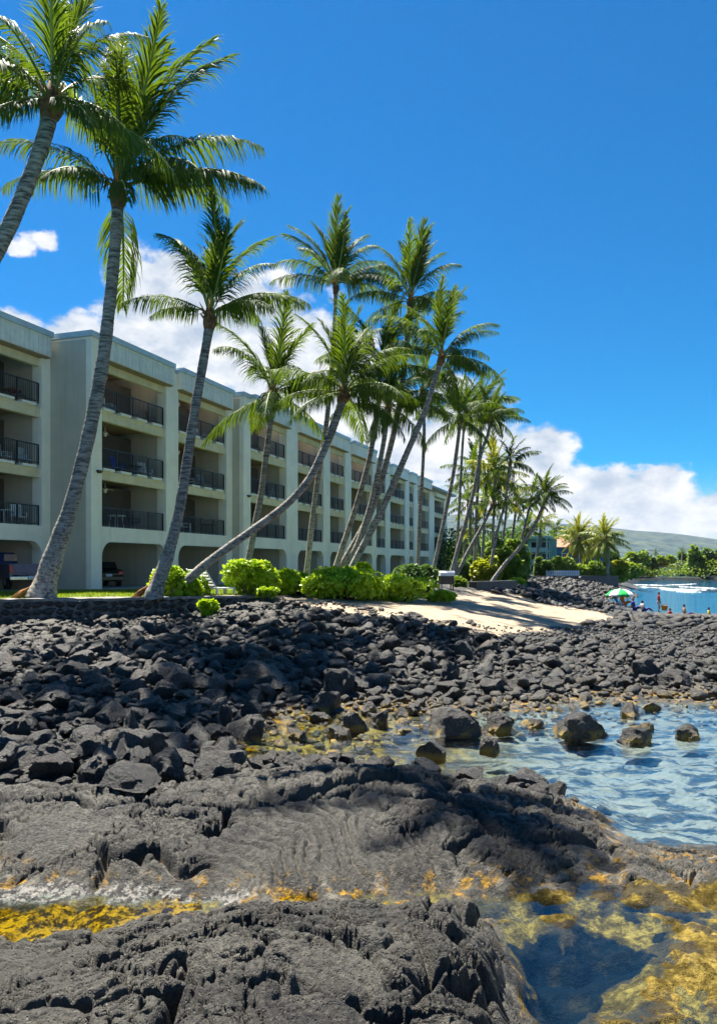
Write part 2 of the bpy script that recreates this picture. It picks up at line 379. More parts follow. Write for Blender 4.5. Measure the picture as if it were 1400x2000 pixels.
CY = [  # pixel x, distance, height
 (-150,25.5,1.15),(0,26.2,1.23),(250,28,1.36),(400,29.3,1.57),(480,30,1.8),(560,31,1.88),(650,31,1.75),(700,31,1.7),(800,33,1.6),(900,36,1.45),(1000,38,1.15),(1100,40,.7),(1200,44,.25),
 (850,26,1.2),(950,26,1.0),(1050,29,.75),(700,27,1.45),(600,27,1.55),(1150,36,.45),(1600,44,.1),
 (640,40,1.98),(800,45,1.93),(900,50,1.88),(950,58,1.75),(1050,52,.9),(1100,60,1.0),(1030,70,1.6),(1100,80,1.2),(1180,85,.5),(1200,72,-.25),(1140,72,-.15),(1250,65,-.4),(1250,54,.05),(1390,52,.05),(1300,50,.1),(1390,46,.2),(1300,60,-.3),(1390,70,-.8),(1230,100,-.8),(1390,110,-1),(1200,96,.3),(1150,100,1.9),(1060,100,2.0),(900,80,2.02),(700,60,2.05),(0,45,2.06),(300,45,2.06),(-250,35,2.05),(0,29,2.04),(250,31,2.05),(400,34,2.05),(500,37,2.02),
 (0,130,2.1),(700,130,2.1),(1050,130,2.1),(1180,130,1.9),(1260,130,-.8),(1400,130,-1.2),(1700,130,-1.2),(1700,80,-1),(-300,130,2.1),(-300,60,2.08)]
def _uv(X, Y): return np.clip(X/Y*F/700.0, -1.38, 1.38), 1.6*np.log(np.maximum(Y, 3.6))
_c = []
for px, py, z in CP:
    Y = F*(EYE-max(z, 0))/(py-HY); _c.append(((px-CX)/F*Y, Y, z))
for px, Y, z in CY: _c.append(((px-CX)/F*Y, Y, z))
_c = np.array(_c); _cu, _cv = _uv(_c[:, 0], _c[:, 1])
_D = np.hypot(_cu[:, None]-_cu[None], _cv[:, None]-_cv[None]); n_ = len(_c)
_A = np.zeros((n_+1, n_+1)); _A[:n_, :n_] = _D - 1e-3*np.eye(n_); _A[:n_, n_] = 1; _A[n_, :n_] = 1
_w = np.linalg.solve(_A, np.append(_c[:, 2], 0))
def base_z(X, Y):
    sh = X.shape; X = X.ravel(); Y = Y.ravel(); out = np.empty(X.shape)
    for i in range(0, len(X), 40000):
        u, v = _uv(X[i:i+40000], Y[i:i+40000])
        out[i:i+40000] = np.hypot(u[:, None]-_cu, v[:, None]-_cv) @ _w[:n_]+_w[n_]
    return np.clip(out, -1.3, 2.1).reshape(sh)
def pix(X, Y, z): return CX+X/Y*F, HY+(EYE-z)/Y*F
EDGE = [(-300, 1545, .42), (0, 1545, .42), (200, 1540, .42), (350, 1530, .42), (500, 1508, .46), (650, 1488, .54), (800, 1488, .54), (950, 1518, .45), (1050, 1545, .33), (1140, 1566, .1), (1300, 1600, .05), (1700, 1600, 0)]
def shelf_mask(X, Y):
    px = CX+X/Y*F
    e = np.interp(px, [p[0] for p in EDGE], [F*(EYE-p[2])/(p[1]-HY) for p in EDGE])
    return sst(e+.35, e-.15, Y)
SAND = [(540,1172),(640,1166),(760,1170),(900,1168),(925,1158),(1010,1163),(1060,1180),(1130,1190),(1190,1200),(1205,1213),(1110,1224),(1045,1238),(950,1247),(900,1232),(860,1226),(800,1212),(730,1205),(680,1198),(600,1186)]
GAP = (1450-700)/1500
def ground(X, Y, full=False):
    z = base_z(X, Y); b = z.copy()
    px, py = pix(X, Y, z)
    sh = shelf_mask(X, Y); dry = sst(.02, .14, z)
    nx = X+.30*fbm2(X*.8, Y*.8, 3, 5); ny = Y+.30*fbm2(X*.8+31, Y*.8, 3, 8)
    rough_zone = sst(760, 860, px)*sst(7.4, 6.6, Y)      # jumbled lobes at the water's edge in front
    # pahoehoe lobes with cracks between them
    f1, f2, cid = vor2(nx/1.5, ny/.62, 3); d = f2-f1
    lobes = sst(0, .16, d)*(.05+.13*(cid-.45))-.16*np.exp(-(d/.06)**2)
    cr = np.abs(fbm2(nx*.75+7, ny*1.7, 3, 140)); cr2 = np.abs(fbm2(nx*1.9+3, ny*3.6+5, 3, 150))
    lobes = lobes-.11*np.exp(-(cr/.030)**2)-.045*np.exp(-(cr2/.03)**2)
    fold = (ny*1.0+.30*nx+.8*fbm2(nx*.8, ny*.8, 2, 160))/.34*2*np.pi
    lobes = lobes+.03*np.abs(np.sin(fold*.5))**.7*sst(-.25, .25, noise2(X*.6+9, Y*.8, 78))
    g1, g2, gi = vor2(nx/.55+9, ny/.24, 11); e = g2-g1
    small = sst(0, .3, e)*.016-.04*np.exp(-(e/.06)**2)+.06*(gi-.5)*sst(0, .12, e)
    h1, h2, hi = vor2(nx/.36, ny/.36, 23); hd = h2-h1
    jumb = sst(0, .35, hd)*.13+.16*(hi-.5)-.06*np.exp(-(hd/.08)**2)
    big = .075*fbm2(X*.55+3, Y*.55, 3, 40)
    q1 = np.abs(fbm2(nx*2.3+1, ny*4.2, 2, 170)); q2 = np.abs(fbm2(nx*5.0+4, ny*8.5, 2, 175))
    pit = -.055*np.exp(-(q1/.055)**2)-.030*np.exp(-(q2/.075)**2)
    lob = lobes+small*(1-.3*rough_zone)+big*.8+rough_zone*jumb*.9
    # fine flow wrinkles, ropes
    wm = .25+.75*sst(-.25, .25, noise2(X*.8+5, Y*1.1, 77))
    ph = (nx*.75+.45*ny+.85*fbm2(nx*.6, ny*.5, 2, 60)+.06*fbm2(nx*3, ny*2, 2, 63))/.115*2*np.pi
    wr = .026*(np.abs(np.sin(ph*.5))**.7-.5)*wm*(.6+.4*noise2(X*5, Y*5, 4))
    rop = 0
    for (cx, cyy, ax, ay, wl, amp, rx0, ry0, rr) in ROPES:
        r = np.hypot((X-cx)/ax, (Y-cyy)/ay); m = sst(1.0, .72, np.hypot((X-rx0)/rr[0], (Y-ry0)/rr[1]))
        w_ = (r+.12*fbm2(X*1.6, Y*1.6, 3, 71)+.02*fbm2(X*9, Y*9, 2, 72))/wl*2*np.pi
        prof = np.abs(np.sin(w_*.5))**.8
        rop = rop+m*(amp*prof*2.0+.04); lob = lob*(1-.93*m); wr = wr*(1-m)
    mic = .016*fbm2(X*6, Y*8, 4, 90)+.008*fbm2(X*26, Y*30, 3, 95)
    zs = lob+wr+rop+(mic+pit)*np.where(np.abs(rop) > 0, .30, 1)
    # bouldery ground, sand and sea bed
    zb = .10*fbm2(X*1.3, Y*1.3, 4, 15)+.05*np.abs(fbm2(X*4, Y*4, 3, 16))
    zsea = .07*fbm2(X*1.1, Y*1.1, 4, 19)+.03*np.abs(fbm2(X*3.5, Y*3.5, 3, 21))
    q = X*0
    jit = 14*fbm2(X*.9, Y*.9, 4, 33)
    sand = inpoly(px+jit*1.8, py+jit*.6, SAND).astype(float)
    # soften the sand mask with a second look
    sand = .5*sand+.5*inpoly(px+jit*2.6+8, py+jit*.8+2, SAND)
    land = np.where(Y > 45, sst(44, 60, Y)*.12*np.abs(fbm2(X*.6, Y*.5, 4, 17))*sst(1.99, 1.7, z), 0)
    rocky = zb*(1-sand)*sst(2.04, 1.9, z)+land+.015*fbm2(X*1.2, Y*1.2, 3, 44)*sand
    flat = sst(930, 1000, px)*sst(7.85, 7.6, Y)
    top = sh*zs*(1-.8*flat)+(1-sh)*rocky
    # the shallow floor in front is a platform of worn plates
    pl1, pl2, pli = vor2(nx/.9+3, ny/.8, 61)
    plates = (sst(0, .25, pl2-pl1)*.05-.03+.03*(pli-.5)+.02*fbm2(X*6, Y*6, 3, 64))*sst(9.0, 8.0, Y)
    z = z+dry*top+(1-dry)*(zsea+plates)
    if full: return z, dict(px=px, py=py, sand=sand*dry, shelf=sh*dry, base=b)
    return z
def rope(px, py, z, wl, amp, tgt, rr, ax=1, ay=1):
    Y = F*(EYE-z)/(py-HY); Y2 = F*(EYE-z)/(tgt[1]-HY)
    return ((px-CX)/F*Y, Y, ax, ay, wl, amp, (tgt[0]-CX)/F*Y2, Y2, rr)
ROPES = [rope(400, 1745, .15, .135, .040, (575, 1680), (1.0, 1.1), 1.0, 1.5),
         rope(700, 1735, .18, .115, .034, (815, 1690), (.5, .45), 1.0, 1.4),
         rope(560, 1930, .8, .085, .014, (660, 1890), (.36, .30)),
         rope(20, 1910, .65, .07, .013, (70, 1905), (.3, .25)),
         rope(640, 2040, .75, .085, .012, (620, 1985), (.35, .2)),
         rope(40, 1770, .2, .08, .012, (120, 1640), (.6, .5), 1, .8)]

def ground_mat():
    m, t = new_mat('shore ground')
    g = t.add('ShaderNodeNewGeometry').outputs['Position']
    at_ = lambda nme: t.add('ShaderNodeAttribute', attribute_name=nme).outputs['Fac']
    sand, pale, sea, shelf, far = at_('sand'), at_('pale'), at_('submerged'), at_('shelf'), at_('far')
    z = t.add('ShaderNodeSeparateXYZ', {0: g}).outputs[2]
    n1 = t.noise(g, 1.3, 6, .62); n2 = t.noise(g, 11, 5, .65); n3 = t.noise(g, .5, 4, .55)
    rock = t.mix(t.ramp(n1, (.36, .68)), (.008, .0075, .0064), (.084, .079, .063))
    rock = t.mix(t.math('MULTIPLY', t.ramp(n2, (.5, .68)), .5), rock, (.014, .013, .012))
    sp = t.noise(g, 30, 4, .75)
    rock = t.mix(t.math('MULTIPLY', t.ramp(sp, (.52, .62)), .40), rock, (.14, .13, .105))
    rock = t.mix(t.math('MULTIPLY', t.ramp(sp, (.40, .48, 1, 0)), .8), rock, (.004, .004, .0035))
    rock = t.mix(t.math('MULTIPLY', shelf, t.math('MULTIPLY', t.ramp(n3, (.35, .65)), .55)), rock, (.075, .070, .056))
    brown = t.math('MULTIPLY', t.ramp(t.noise(g, 4.3, 5, .6), (.56, .70)), .45)
    rock = t.mix(brown, rock, (.05, .034, .02))
    # algae and barnacles in a band about the water line
    band = t.math('MULTIPLY', t.ramp(z, (-.05, .03)), t.ramp(z, (.06, .21, 1, 0)))
    alg = t.math('MULTIPLY', band, t.ramp(t.noise(g, 4.5, 7, .74), (.53, .565)))
    rock = t.mix(t.math('MULTIPLY', alg, t.math('SUBTRACT', 1.0, far)), rock, t.mix(t.ramp(n2, (.35, .65)), (.06, .032, .004), (.38, .21, .006)))
    shell = t.math('MULTIPLY', t.math('MULTIPLY', t.ramp(z, (.0, .05)), t.ramp(z, (.10, .22, 1, 0))), t.ramp(t.noise(g, 3.3, 6, .7), (.50, .60)))
    rock = t.mix(t.math('MULTIPLY', shell, .6), rock, (.24, .22, .17))
    # sea bed: pale ochre sand and plates with the dark of deep water painted in the low places
    bed = t.mix(t.ramp(t.noise(g, 3.0, 7, .7), (.38, .60)), (.075, .055, .016), (.33, .24, .06))
    bed = t.mix(t.math('MULTIPLY', t.ramp(n2, (.46, .60)), .75), bed, (.055, .040, .012))
    bed = t.mix(t.math('MULTIPLY', t.ramp(t.noise(g, 1.4, 4, .6), (.55, .68)), .8), bed, (.27, .195, .035))
    bed = t.mix(t.math('MULTIPLY', t.ramp(t.noise(g, 1.9, 6, .68), (.47, .55)), .85), bed, (.045, .042, .036))
    cool = at_('cool')
    bed = t.mix(t.math('MULTIPLY', cool, .8), bed, t.mix(t.ramp(t.noise(t.add('ShaderNodeMapping', {'Vector': g, 'Scale': (.8, 1.5, 1)}), 2.2, 5, .6, .8), (.42, .56)), (.02, .055, .095), (.27, .30, .28)))  # pale floor with the pool's blue and white reflections streaked into its colour
    weed = at_('weed')
    bed = t.mix(t.math('MULTIPLY', weed, .92), bed, (.003, .012, .022))  # dark blue of deep water put into the shallow floor's colour
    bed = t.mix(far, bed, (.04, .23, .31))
    gold = at_('gold')
    bed = t.mix(gold, bed, t.mix(t.ramp(t.noise(g, 11, 7, .72), (.44, .56)), (.035, .020, .004), (.40, .225, .006)))
    c = t.mix(sea, rock, bed)
    sandc = t.mix(t.ramp(t.noise(g, 3, 6, .65), (.3, .7)), (.33, .25, .165), (.46, .365, .25))
    sandc = t.mix(t.math('MULTIPLY', t.ramp(t.noise(g, 1.1, 7, .7), (.54, .63)), .7), sandc, (.10, .085, .07))
    c = t.mix(sand, c, sandc)
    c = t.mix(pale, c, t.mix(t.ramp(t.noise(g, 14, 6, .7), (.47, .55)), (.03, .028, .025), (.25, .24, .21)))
    rough = t.math('ADD', .55, t.math('MULTIPLY', sand, .35))
    b = t.add('ShaderNodeBsdfPrincipled', {'Base Color': c, 'Roughness': rough, 'Specular IOR Level': t.math('MULTIPLY', t.math('SUBTRACT', 1.0, sea), .4)})
    vo = t.add('ShaderNodeTexVoronoi', {'Vector': g, 'Scale': 45.0})
    h = t.math('ADD', t.noise(g, 18, 7, .72), t.math('MULTIPLY', t.ramp(vo.outputs[0], (.0, .4)), .3))
    t.set(b, 'Normal', t.add('ShaderNodeBump', {'Height': h, 'Strength': .9, 'Distance': .06}))
    t.add('ShaderNodeOutputMaterial', {0: b}); return m
mt['ground'] = ground_mat()
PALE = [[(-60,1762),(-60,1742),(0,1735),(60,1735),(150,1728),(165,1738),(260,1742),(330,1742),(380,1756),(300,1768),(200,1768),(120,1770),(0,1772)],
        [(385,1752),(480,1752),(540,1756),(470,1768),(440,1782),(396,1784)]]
GOLD = [[(-80,1776),(0,1770),(150,1766),(330,1755),(390,1752),(398,1776),(300,1790),(200,1812),(110,1846),(60,1835),(-80,1850)],
        [(470,1745),(560,1742),(760,1755),(760,1772),(650,1772),(500,1764)],
        [(505,1370),(720,1365),(760,1400),(700,1420),(640,1425),(560,1420),(505,1400)],[(560,1482),(640,1475),(600,1500),(540,1502)],[(705,1330),(790,1360),(800,1400),(700,1400)],[(300,1420),(500,1400),(520,1500),(330,1500)]]
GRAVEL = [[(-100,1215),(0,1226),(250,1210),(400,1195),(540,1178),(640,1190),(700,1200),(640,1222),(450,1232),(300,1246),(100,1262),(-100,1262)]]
FLAT = [[(950,1760),(1150,1742),(1400,1735),(1560,1740),(1560,2060),(1040,2060),(1020,1960),(1040,1890),(985,1830)]]
DEEP_POCKETS = [[(985,1835),(1060,1830),(1140,1822),(1220,1822),(1285,1850),(1250,1880),(1180,1895),(1160,1925),(1100,1965),(1010,1965),(1040,1900)],
        [(1040,1765),(1100,1758),(1140,1770),(1060,1778)],[(1185,1740),(1400,1775),(1400,1790),(1210,1785)],[(1270,1810),(1320,1815),(1310,1830),(1275,1825)]]
def grid(name, xs, ys, kind='structure'):
    U, Y = np.meshgrid(xs, ys); X = U*(Y+1.5)
    Z, a = ground(X, Y, True)
    n, k = Y.shape; V = np.stack([X, Y, Z], -1).reshape(-1, 3)
    i = np.arange(n*k).reshape(n, k)
    Fc = np.stack([i[:-1, :-1], i[:-1, 1:], i[1:, 1:], i[1:, :-1]], -1).reshape(-1, 4)
    me = np_mesh(name, V, Fc, mt['ground'], True)
    px, py = a['px'], HY+F*EYE/Y
    j = 16*fbm2(X*2.2, Y*2.2, 4, 50)
    def poly(ps, w=1.0):
        m = np.zeros(Y.shape)
        for p in ps: m = np.maximum(m, .5*inpoly(px+j*w, py+j*.5*w, p)+.5*inpoly(px+j*1.6*w+5, py+j*.8*w+2, p))
        return m
    sub = sst(.02, -.05, Z)
    gpool = poly(GOLD)*np.where(Y > 9.5, sst(-.10, .12, fbm2(X*1.6, Y*1.3, 4, 66)), 1)
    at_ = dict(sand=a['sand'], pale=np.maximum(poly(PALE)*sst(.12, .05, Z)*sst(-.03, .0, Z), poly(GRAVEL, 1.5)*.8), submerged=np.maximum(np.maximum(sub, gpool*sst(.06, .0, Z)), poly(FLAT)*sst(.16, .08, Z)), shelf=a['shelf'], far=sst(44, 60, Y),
               cool=sst(7.9, 9.3, Y)*sst(1.0, 3.4, X), weed=poly(DEEP_POCKETS, 2.2)*sst(.02, -.04, Z), gold=gpool*sst(.12, .02, Z))
    for kx, v in at_.items():
        q = me.attributes.new(kx, 'FLOAT', 'POINT'); q.data.foreach_set('value', np.ascontiguousarray(v, np.float32).ravel())
    return tag(link(name, me), kind=kind)
ys1 = np.exp(np.arange(math.log(3.9), math.log(14.0), .0021)); ys2 = np.exp(np.linspace(math.log(ys1[-1]), math.log(130.0), 300))
wide = lambda a, n, b, k: np.concatenate([np.linspace(-b, -a, k)[:-1], np.linspace(-a, a, n), np.linspace(a, b, k)[1:]])
ys1 = np.concatenate([np.linspace(1.6, 3.9, 60)[:-1], ys1])
grid('lava_shelf', wide(.44, 720, 1.15, 90), ys1)
grid('rocky_shore', wide(.56, 380, 1.15, 60), ys2)

# far land: flat coast behind the hotel, the shore across the bay, rising to a long hill
def far_land():
    xs = np.concatenate([np.linspace(-4500, -300, 40)[:-1], np.linspace(-300, 600, 160), np.linspace(600, 4500, 50)[1:]])
    ys = np.concatenate([np.linspace(128, 260, 50), np.geomspace(275, 5000, 60)])
    X, Y = np.meshgrid(xs, ys)
    coast = np.interp(Y, [128, 150, 186, 5000], [43, 51, 63, 63])+6*fbm2(X*.02, Y*.03, 3, 3)
    left = sst(coast+3, coast-3, X)
    across = sst(186, 190, Y+5*fbm2(X*.03, Y*.03, 3, 9)-.05*np.maximum(X-100, 0)*0)
    z = np.maximum(left*2.9, across*(1.3+.3*fbm2(X*.02, Y*.02, 3, 2)))-.8
    px = CX+X/Y*F
    prof = np.interp(px, [-900, 300, 700, 900, 1050, 1180, 1225, 1300, 1400, 1700, 2600, 4000], [80, 95, 96, 92, 82, 70, 66, 60, 48, 30, 16, 10])   # skyline in pixels over the horizon
    rise = sst(300, 3200, Y); z = z+rise**1.25*(prof/F*3200-1)*(1+.07*fbm2(X*.002, Y*.002, 4, 12)+.03*fbm2(X*.012, Y*.008, 3, 13))
    z = np.where(Y > 3300, z-(Y-3300)*.05, z)
    n, k = Y.shape; i = np.arange(n*k).reshape(n, k)
    Fc = np.stack([i[:-1, :-1], i[:-1, 1:], i[1:, 1:], i[1:, :-1]], -1).reshape(-1, 4)
    m, t = new_mat('far hillside')
    g = t.add('ShaderNodeNewGeometry').outputs['Position']
    mp = t.add('ShaderNodeMapping', {'Vector': g, 'Scale': (.010, .0025, .03)})
    n1 = t.noise(mp, 4.5, 8, .75); n2 = t.noise(mp, .8, 5, .65)
    c = t.mix(t.ramp(n1, (.40, .58)), (.012, .032, .045), (.06, .09, .08))  # blue of the hazy distance put into the hillside colour
    c = t.mix(t.math('MULTIPLY', t.ramp(n2, (.54, .64)), .35), c, (.11, .12, .075))
    c = t.mix(t.ramp(t.add('ShaderNodeSeparateXYZ', {0: g}).outputs[2], (.3, .55, 1, 0)), c, (.02, .02, .021))
    t.add('ShaderNodeOutputMaterial', {0: t.add('ShaderNodeBsdfPrincipled', {'Base Color': c, 'Roughness': .95, 'Specular IOR Level': .1})})
    tag(link('hills', np_mesh('hills', np.stack([X, Y, z], -1).reshape(-1, 3), Fc, m, True)), kind='structure')
far_land()
# sea bed far out and under everything
mb = MB(); mb.box(-6000, 6000, -60, 7000, -2.6, -2.5); m = simple('deep sea bed', (.035, .20, .28), .9, .1, .02)
tag(mb.build('sea_bed', m), kind='structure')

# ------------------------------------------------------------------ water
def water_mat():
    m, t = new_mat('sea water')
    g = t.add('ShaderNodeNewGeometry').outputs['Position']; s = t.add('ShaderNodeSeparateXYZ', {0: g})
    sea = t.ramp(s.outputs[1], (40, 60))
    mp = t.add('ShaderNodeMapping', {'Vector': g, 'Scale': (.75, 2.0, 1.0)})
    n_near = t.add('ShaderNodeTexNoise', {'Vector': mp, 'Scale': 2.4, 'Detail': 3, 'Roughness': .5, 'Distortion': .9}).outputs[0]
    mp2 = t.add('ShaderNodeMapping', {'Vector': g, 'Scale': (.35, 1.0, 1.0)})
    n_far = t.noise(mp2, .9, 5, .6)
    calm = t.math('MULTIPLY', t.ramp(s.outputs[0], (-1.5, 3.0, .25, 1.0)), t.ramp(s.outputs[1], (7.0, 9.5, .18, 1.0)))
    b1 = t.add('ShaderNodeBump', {'Height': n_near, 'Strength': t.math('MULTIPLY', calm, .22), 'Distance': .10})
    b2 = t.add('ShaderNodeBump', {'Height': t.math('MULTIPLY', n_far, sea), 'Strength': .8, 'Distance': .35, 'Normal': b1})
    fr = t.add('ShaderNodeFresnel', {'IOR': 1.33, 'Normal': b2})
    fac = t.math('ADD', t.math('MULTIPLY', fr, 1.15), .0, clamp=True)
    tint = t.mix(sea, (.86, .94, .955), (.25, .70, .88))
    tr = t.add('ShaderNodeBsdfTransparent', {'Color': tint})
    gl = t.add('ShaderNodeBsdfGlossy', {'Color': (1, 1, 1, 1), 'Roughness': .04, 'Normal': b2})
    t.add('ShaderNodeOutputMaterial', {0: t.add('ShaderNodeMixShader', {0: fac, 1: tr, 2: gl})})
    return m
mt['water'] = water_mat()
me = bpy.data.meshes.new('water'); me.from_pydata([(-6000, -60, 0), (6000, -60, 0), (6000, 7000, 0), (-6000, 7000, 0)], [], [(0, 1, 2, 3)]); me.materials.append(mt['water'])
tag(link('water', me), kind='structure')
# white water: broken lines of foam where the swell meets the reef
def foam():
    m, t = new_mat('foam'); g = t.add('ShaderNodeNewGeometry').outputs['Position']
    t.add('ShaderNodeOutputMaterial', {0: t.add('ShaderNodeBsdfDiffuse', {'Color': t.mix(t.noise(g, 1.0, 4), (.70, .76, .78), (.9, .92, .92))})})
    V = []; Fc = []
    for (px, py, w, h) in [(1290, 1148, 60, 3.2), (1390, 1149, 30, 3), (1345, 1156, 40, 1.0), (1330, 1141, 90, .8), (1322, 1152, 50, .9),
                           (1270, 1143, 60, .8), (1225, 1133, 25, 1.0)]:
        Y0 = F*EYE/(py-HY); n = 30; b = len(V); w *= Y0/F; d = h*Y0/(py-HY)
        X0 = (px-CX)/F*Y0
        for i in range(n+1):
            t_ = i/n; e = math.sin(math.pi*t_)**.5; x = X0+(t_-.5)*w
            y = Y0+d*1.2*math.sin(3*t_+px); wd = d*.22*e*(.2+.8*random.random())
            V += [(x, y-wd/2, .012), (x+.05*w/n, y, .02+.05*e*random.random()), (x, y+wd/2, .012)]
            if i: a = b+3*(i-1); Fc += [(a, a+3, a+4, a+1), (a+1, a+4, a+5, a+2)]
    tag(link('foam', np_mesh('foam', V, Fc, m, True)), 'broken white lines of foam on the blue bay', 'foam', kind='stuff')
foam()

# ------------------------------------------------------------------ boulders
def rock_mesh(name, seed, sub=3, mat='boulder', flat=.75, cuts=9, base=False):
    r = np.random.default_rng(seed); bm = bmesh.new(); bmesh.ops.create_icosphere(bm, subdivisions=sub, radius=1)
    V = np.array([v.co[:] for v in bm.verts]); Fc = np.array([[v.index for v in f.verts] for f in bm.faces]); bm.free()
    for _ in range(cuts):
        d = r.normal(size=3); d /= np.linalg.norm(d); h = r.uniform(.50, .84); s = V @ d
        V = V-np.outer(np.maximum(s-h, 0)*.97, d)
    o = r.uniform(0, 50, 3)
    nz = noise3(V[:, 0]*1.3+o[0], V[:, 1]*1.3+o[1], V[:, 2]*1.3+o[2], seed)*.22+noise3(V[:, 0]*3.5+o[0], V[:, 1]*3.5, V[:, 2]*3.5, seed+1)*.11
    if sub >= 4: nz = nz+noise3(V[:, 0]*9, V[:, 1]*9+o[0], V[:, 2]*9, seed+2)*.06
    V = V*(1+nz)[:, None]*np.array([1.12, .92, flat])
    if base: V[:, 2] = np.where(V[:, 2] < -.12, -.12+(V[:, 2]+.12)*.3, V[:, 2])
    me = np_mesh(name, V, Fc, mt[mat], True)
    if sub > 1: me.set_sharp_from_angle(angle=R(28 if sub > 2 else 40))
    return me, V, Fc
ROCKS = [rock_mesh('boulder', 100+i, 4, flat=random.uniform(.6, .9)) for i in range(14)]
BIG = [rock_mesh('boulder', 300+i, 4, base=True, flat=random.uniform(.65, .85)) for i in range(10)]
SMALL = [rock_mesh('stone', 200+i, 2, flat=random.uniform(.6, .9)) for i in range(8)]
PEB = [rock_mesh('stone', 250+i, 1, flat=random.uniform(.6, .9), cuts=4) for i in range(6)]
GROUP_B = 'black boulders strewn over the shore'
notable = [  # px, py of the base, width px, height px, label
 (1140, 1440, 96, 52, 'big rounded boulder standing alone in the bright tide pool', 0), (888, 1436, 112, 54, 'wide black boulder at the left side of the pool, bluish in shade', 1),
 (840, 1484, 58, 44, 'pointed grey boulder tilted in the pool, nearest to the lava shelf', 2), (1243, 1452, 62, 36, 'round wet boulder out in the pool with its mirror image', 3),
 (1260, 1426, 44, 18, 'flat low rock just behind the round wet boulder', 4), (1352, 1443, 48, 32, 'small rock alone at the right end of the pool', 5),
 (1236, 1400, 40, 34, 'upright rock in the pool below the far bank', 6), (1042, 1420, 36, 22, 'small dark rock between two pool boulders', 7), (956, 1470, 38, 36, 'narrow dark rock in the pool beside the wide black boulder', 8),
 (980, 1430, 52, 40, 'black rock leaning next to the wide black boulder', 9), (1272, 1385, 34, 18, 'little rock by the far pool bank', 2),
 (255, 1500, 108, 84, 'largest black boulder of the left boulder field', 3), (235, 1542, 124, 40, 'long low slab boulder lying at the shelf edge', 1), (330, 1536, 70, 66, 'mossy pitted boulder beside the long slab', 5),
 (100, 1505, 78, 40, 'smooth rounded boulder near the left edge by the shelf', 7), (165, 1480, 84, 56, 'smooth grey boulder beside the largest black boulder', 8), (445, 1484, 62, 40, 'olive weedy boulder beside the ochre pool', 6),
 (660, 1370, 62, 56, 'angular black boulder above the ochre pool', 9), (690, 1425, 56, 40, 'dark boulder standing in the ochre tide pool', 0), (490, 1412, 44, 44, 'upright black boulder at the left end of the ochre pool', 2),
 (480, 1450, 76, 50, 'blunt dark boulder below the upright one', 4), (320, 1345, 96, 46, 'pale topped wide boulder in the middle of the boulder field', 8), (255, 1240, 34, 62, 'tall narrow black rock standing below the stone wall', 6),
 (440, 1228, 26, 46, 'upright dark rock beside the small weed plant', 9), (640, 1210, 52, 40, 'dark boulder at the top edge of the sand', 3), (500, 1352, 110, 48, 'flat leaning slab in the boulder field', 1),
 (1330, 1345, 62, 36, 'brown boulder on the far bank of the pool', 5), (1265, 1330, 70, 44, 'dark boulder on the far bank of the pool', 0), (875, 1240, 40, 46, 'black boulder at the sand edge, standing up', 7), (905, 1228, 34, 40, 'right one of the two black rocks at the sand edge', 2)]
placed = []
def z_at(x, y): return float(ground(np.array([x]), np.array([y]))[0])
for k, (px, py, w, h, lab, vi) in enumerate(notable):
    z = 0.3
    for _ in range(6):
        Y = F*(EYE-max(z, 0))/(py-HY); X = (px-CX)/F*Y; z = z_at(X, Y)
    s = Y/F; rx = w*s/2; rz = h*s/2
    me, V, _ = BIG[vi]; ex = V.max(0)-V.min(0)
    o = link('boulder', me, None, (X, Y+rx*.55, max(z, -.06)-V[:, 2].min()*2*rz/ex[2]*.72), (0, 0, random.uniform(-.4, .4)), (2.1*rx/ex[0], 1.9*rx/ex[1], 2*rz*1.15/ex[2]))
    tag(o, lab, 'boulder'); placed.append((X, Y+rx*.55, max(rx, rz)*.85))
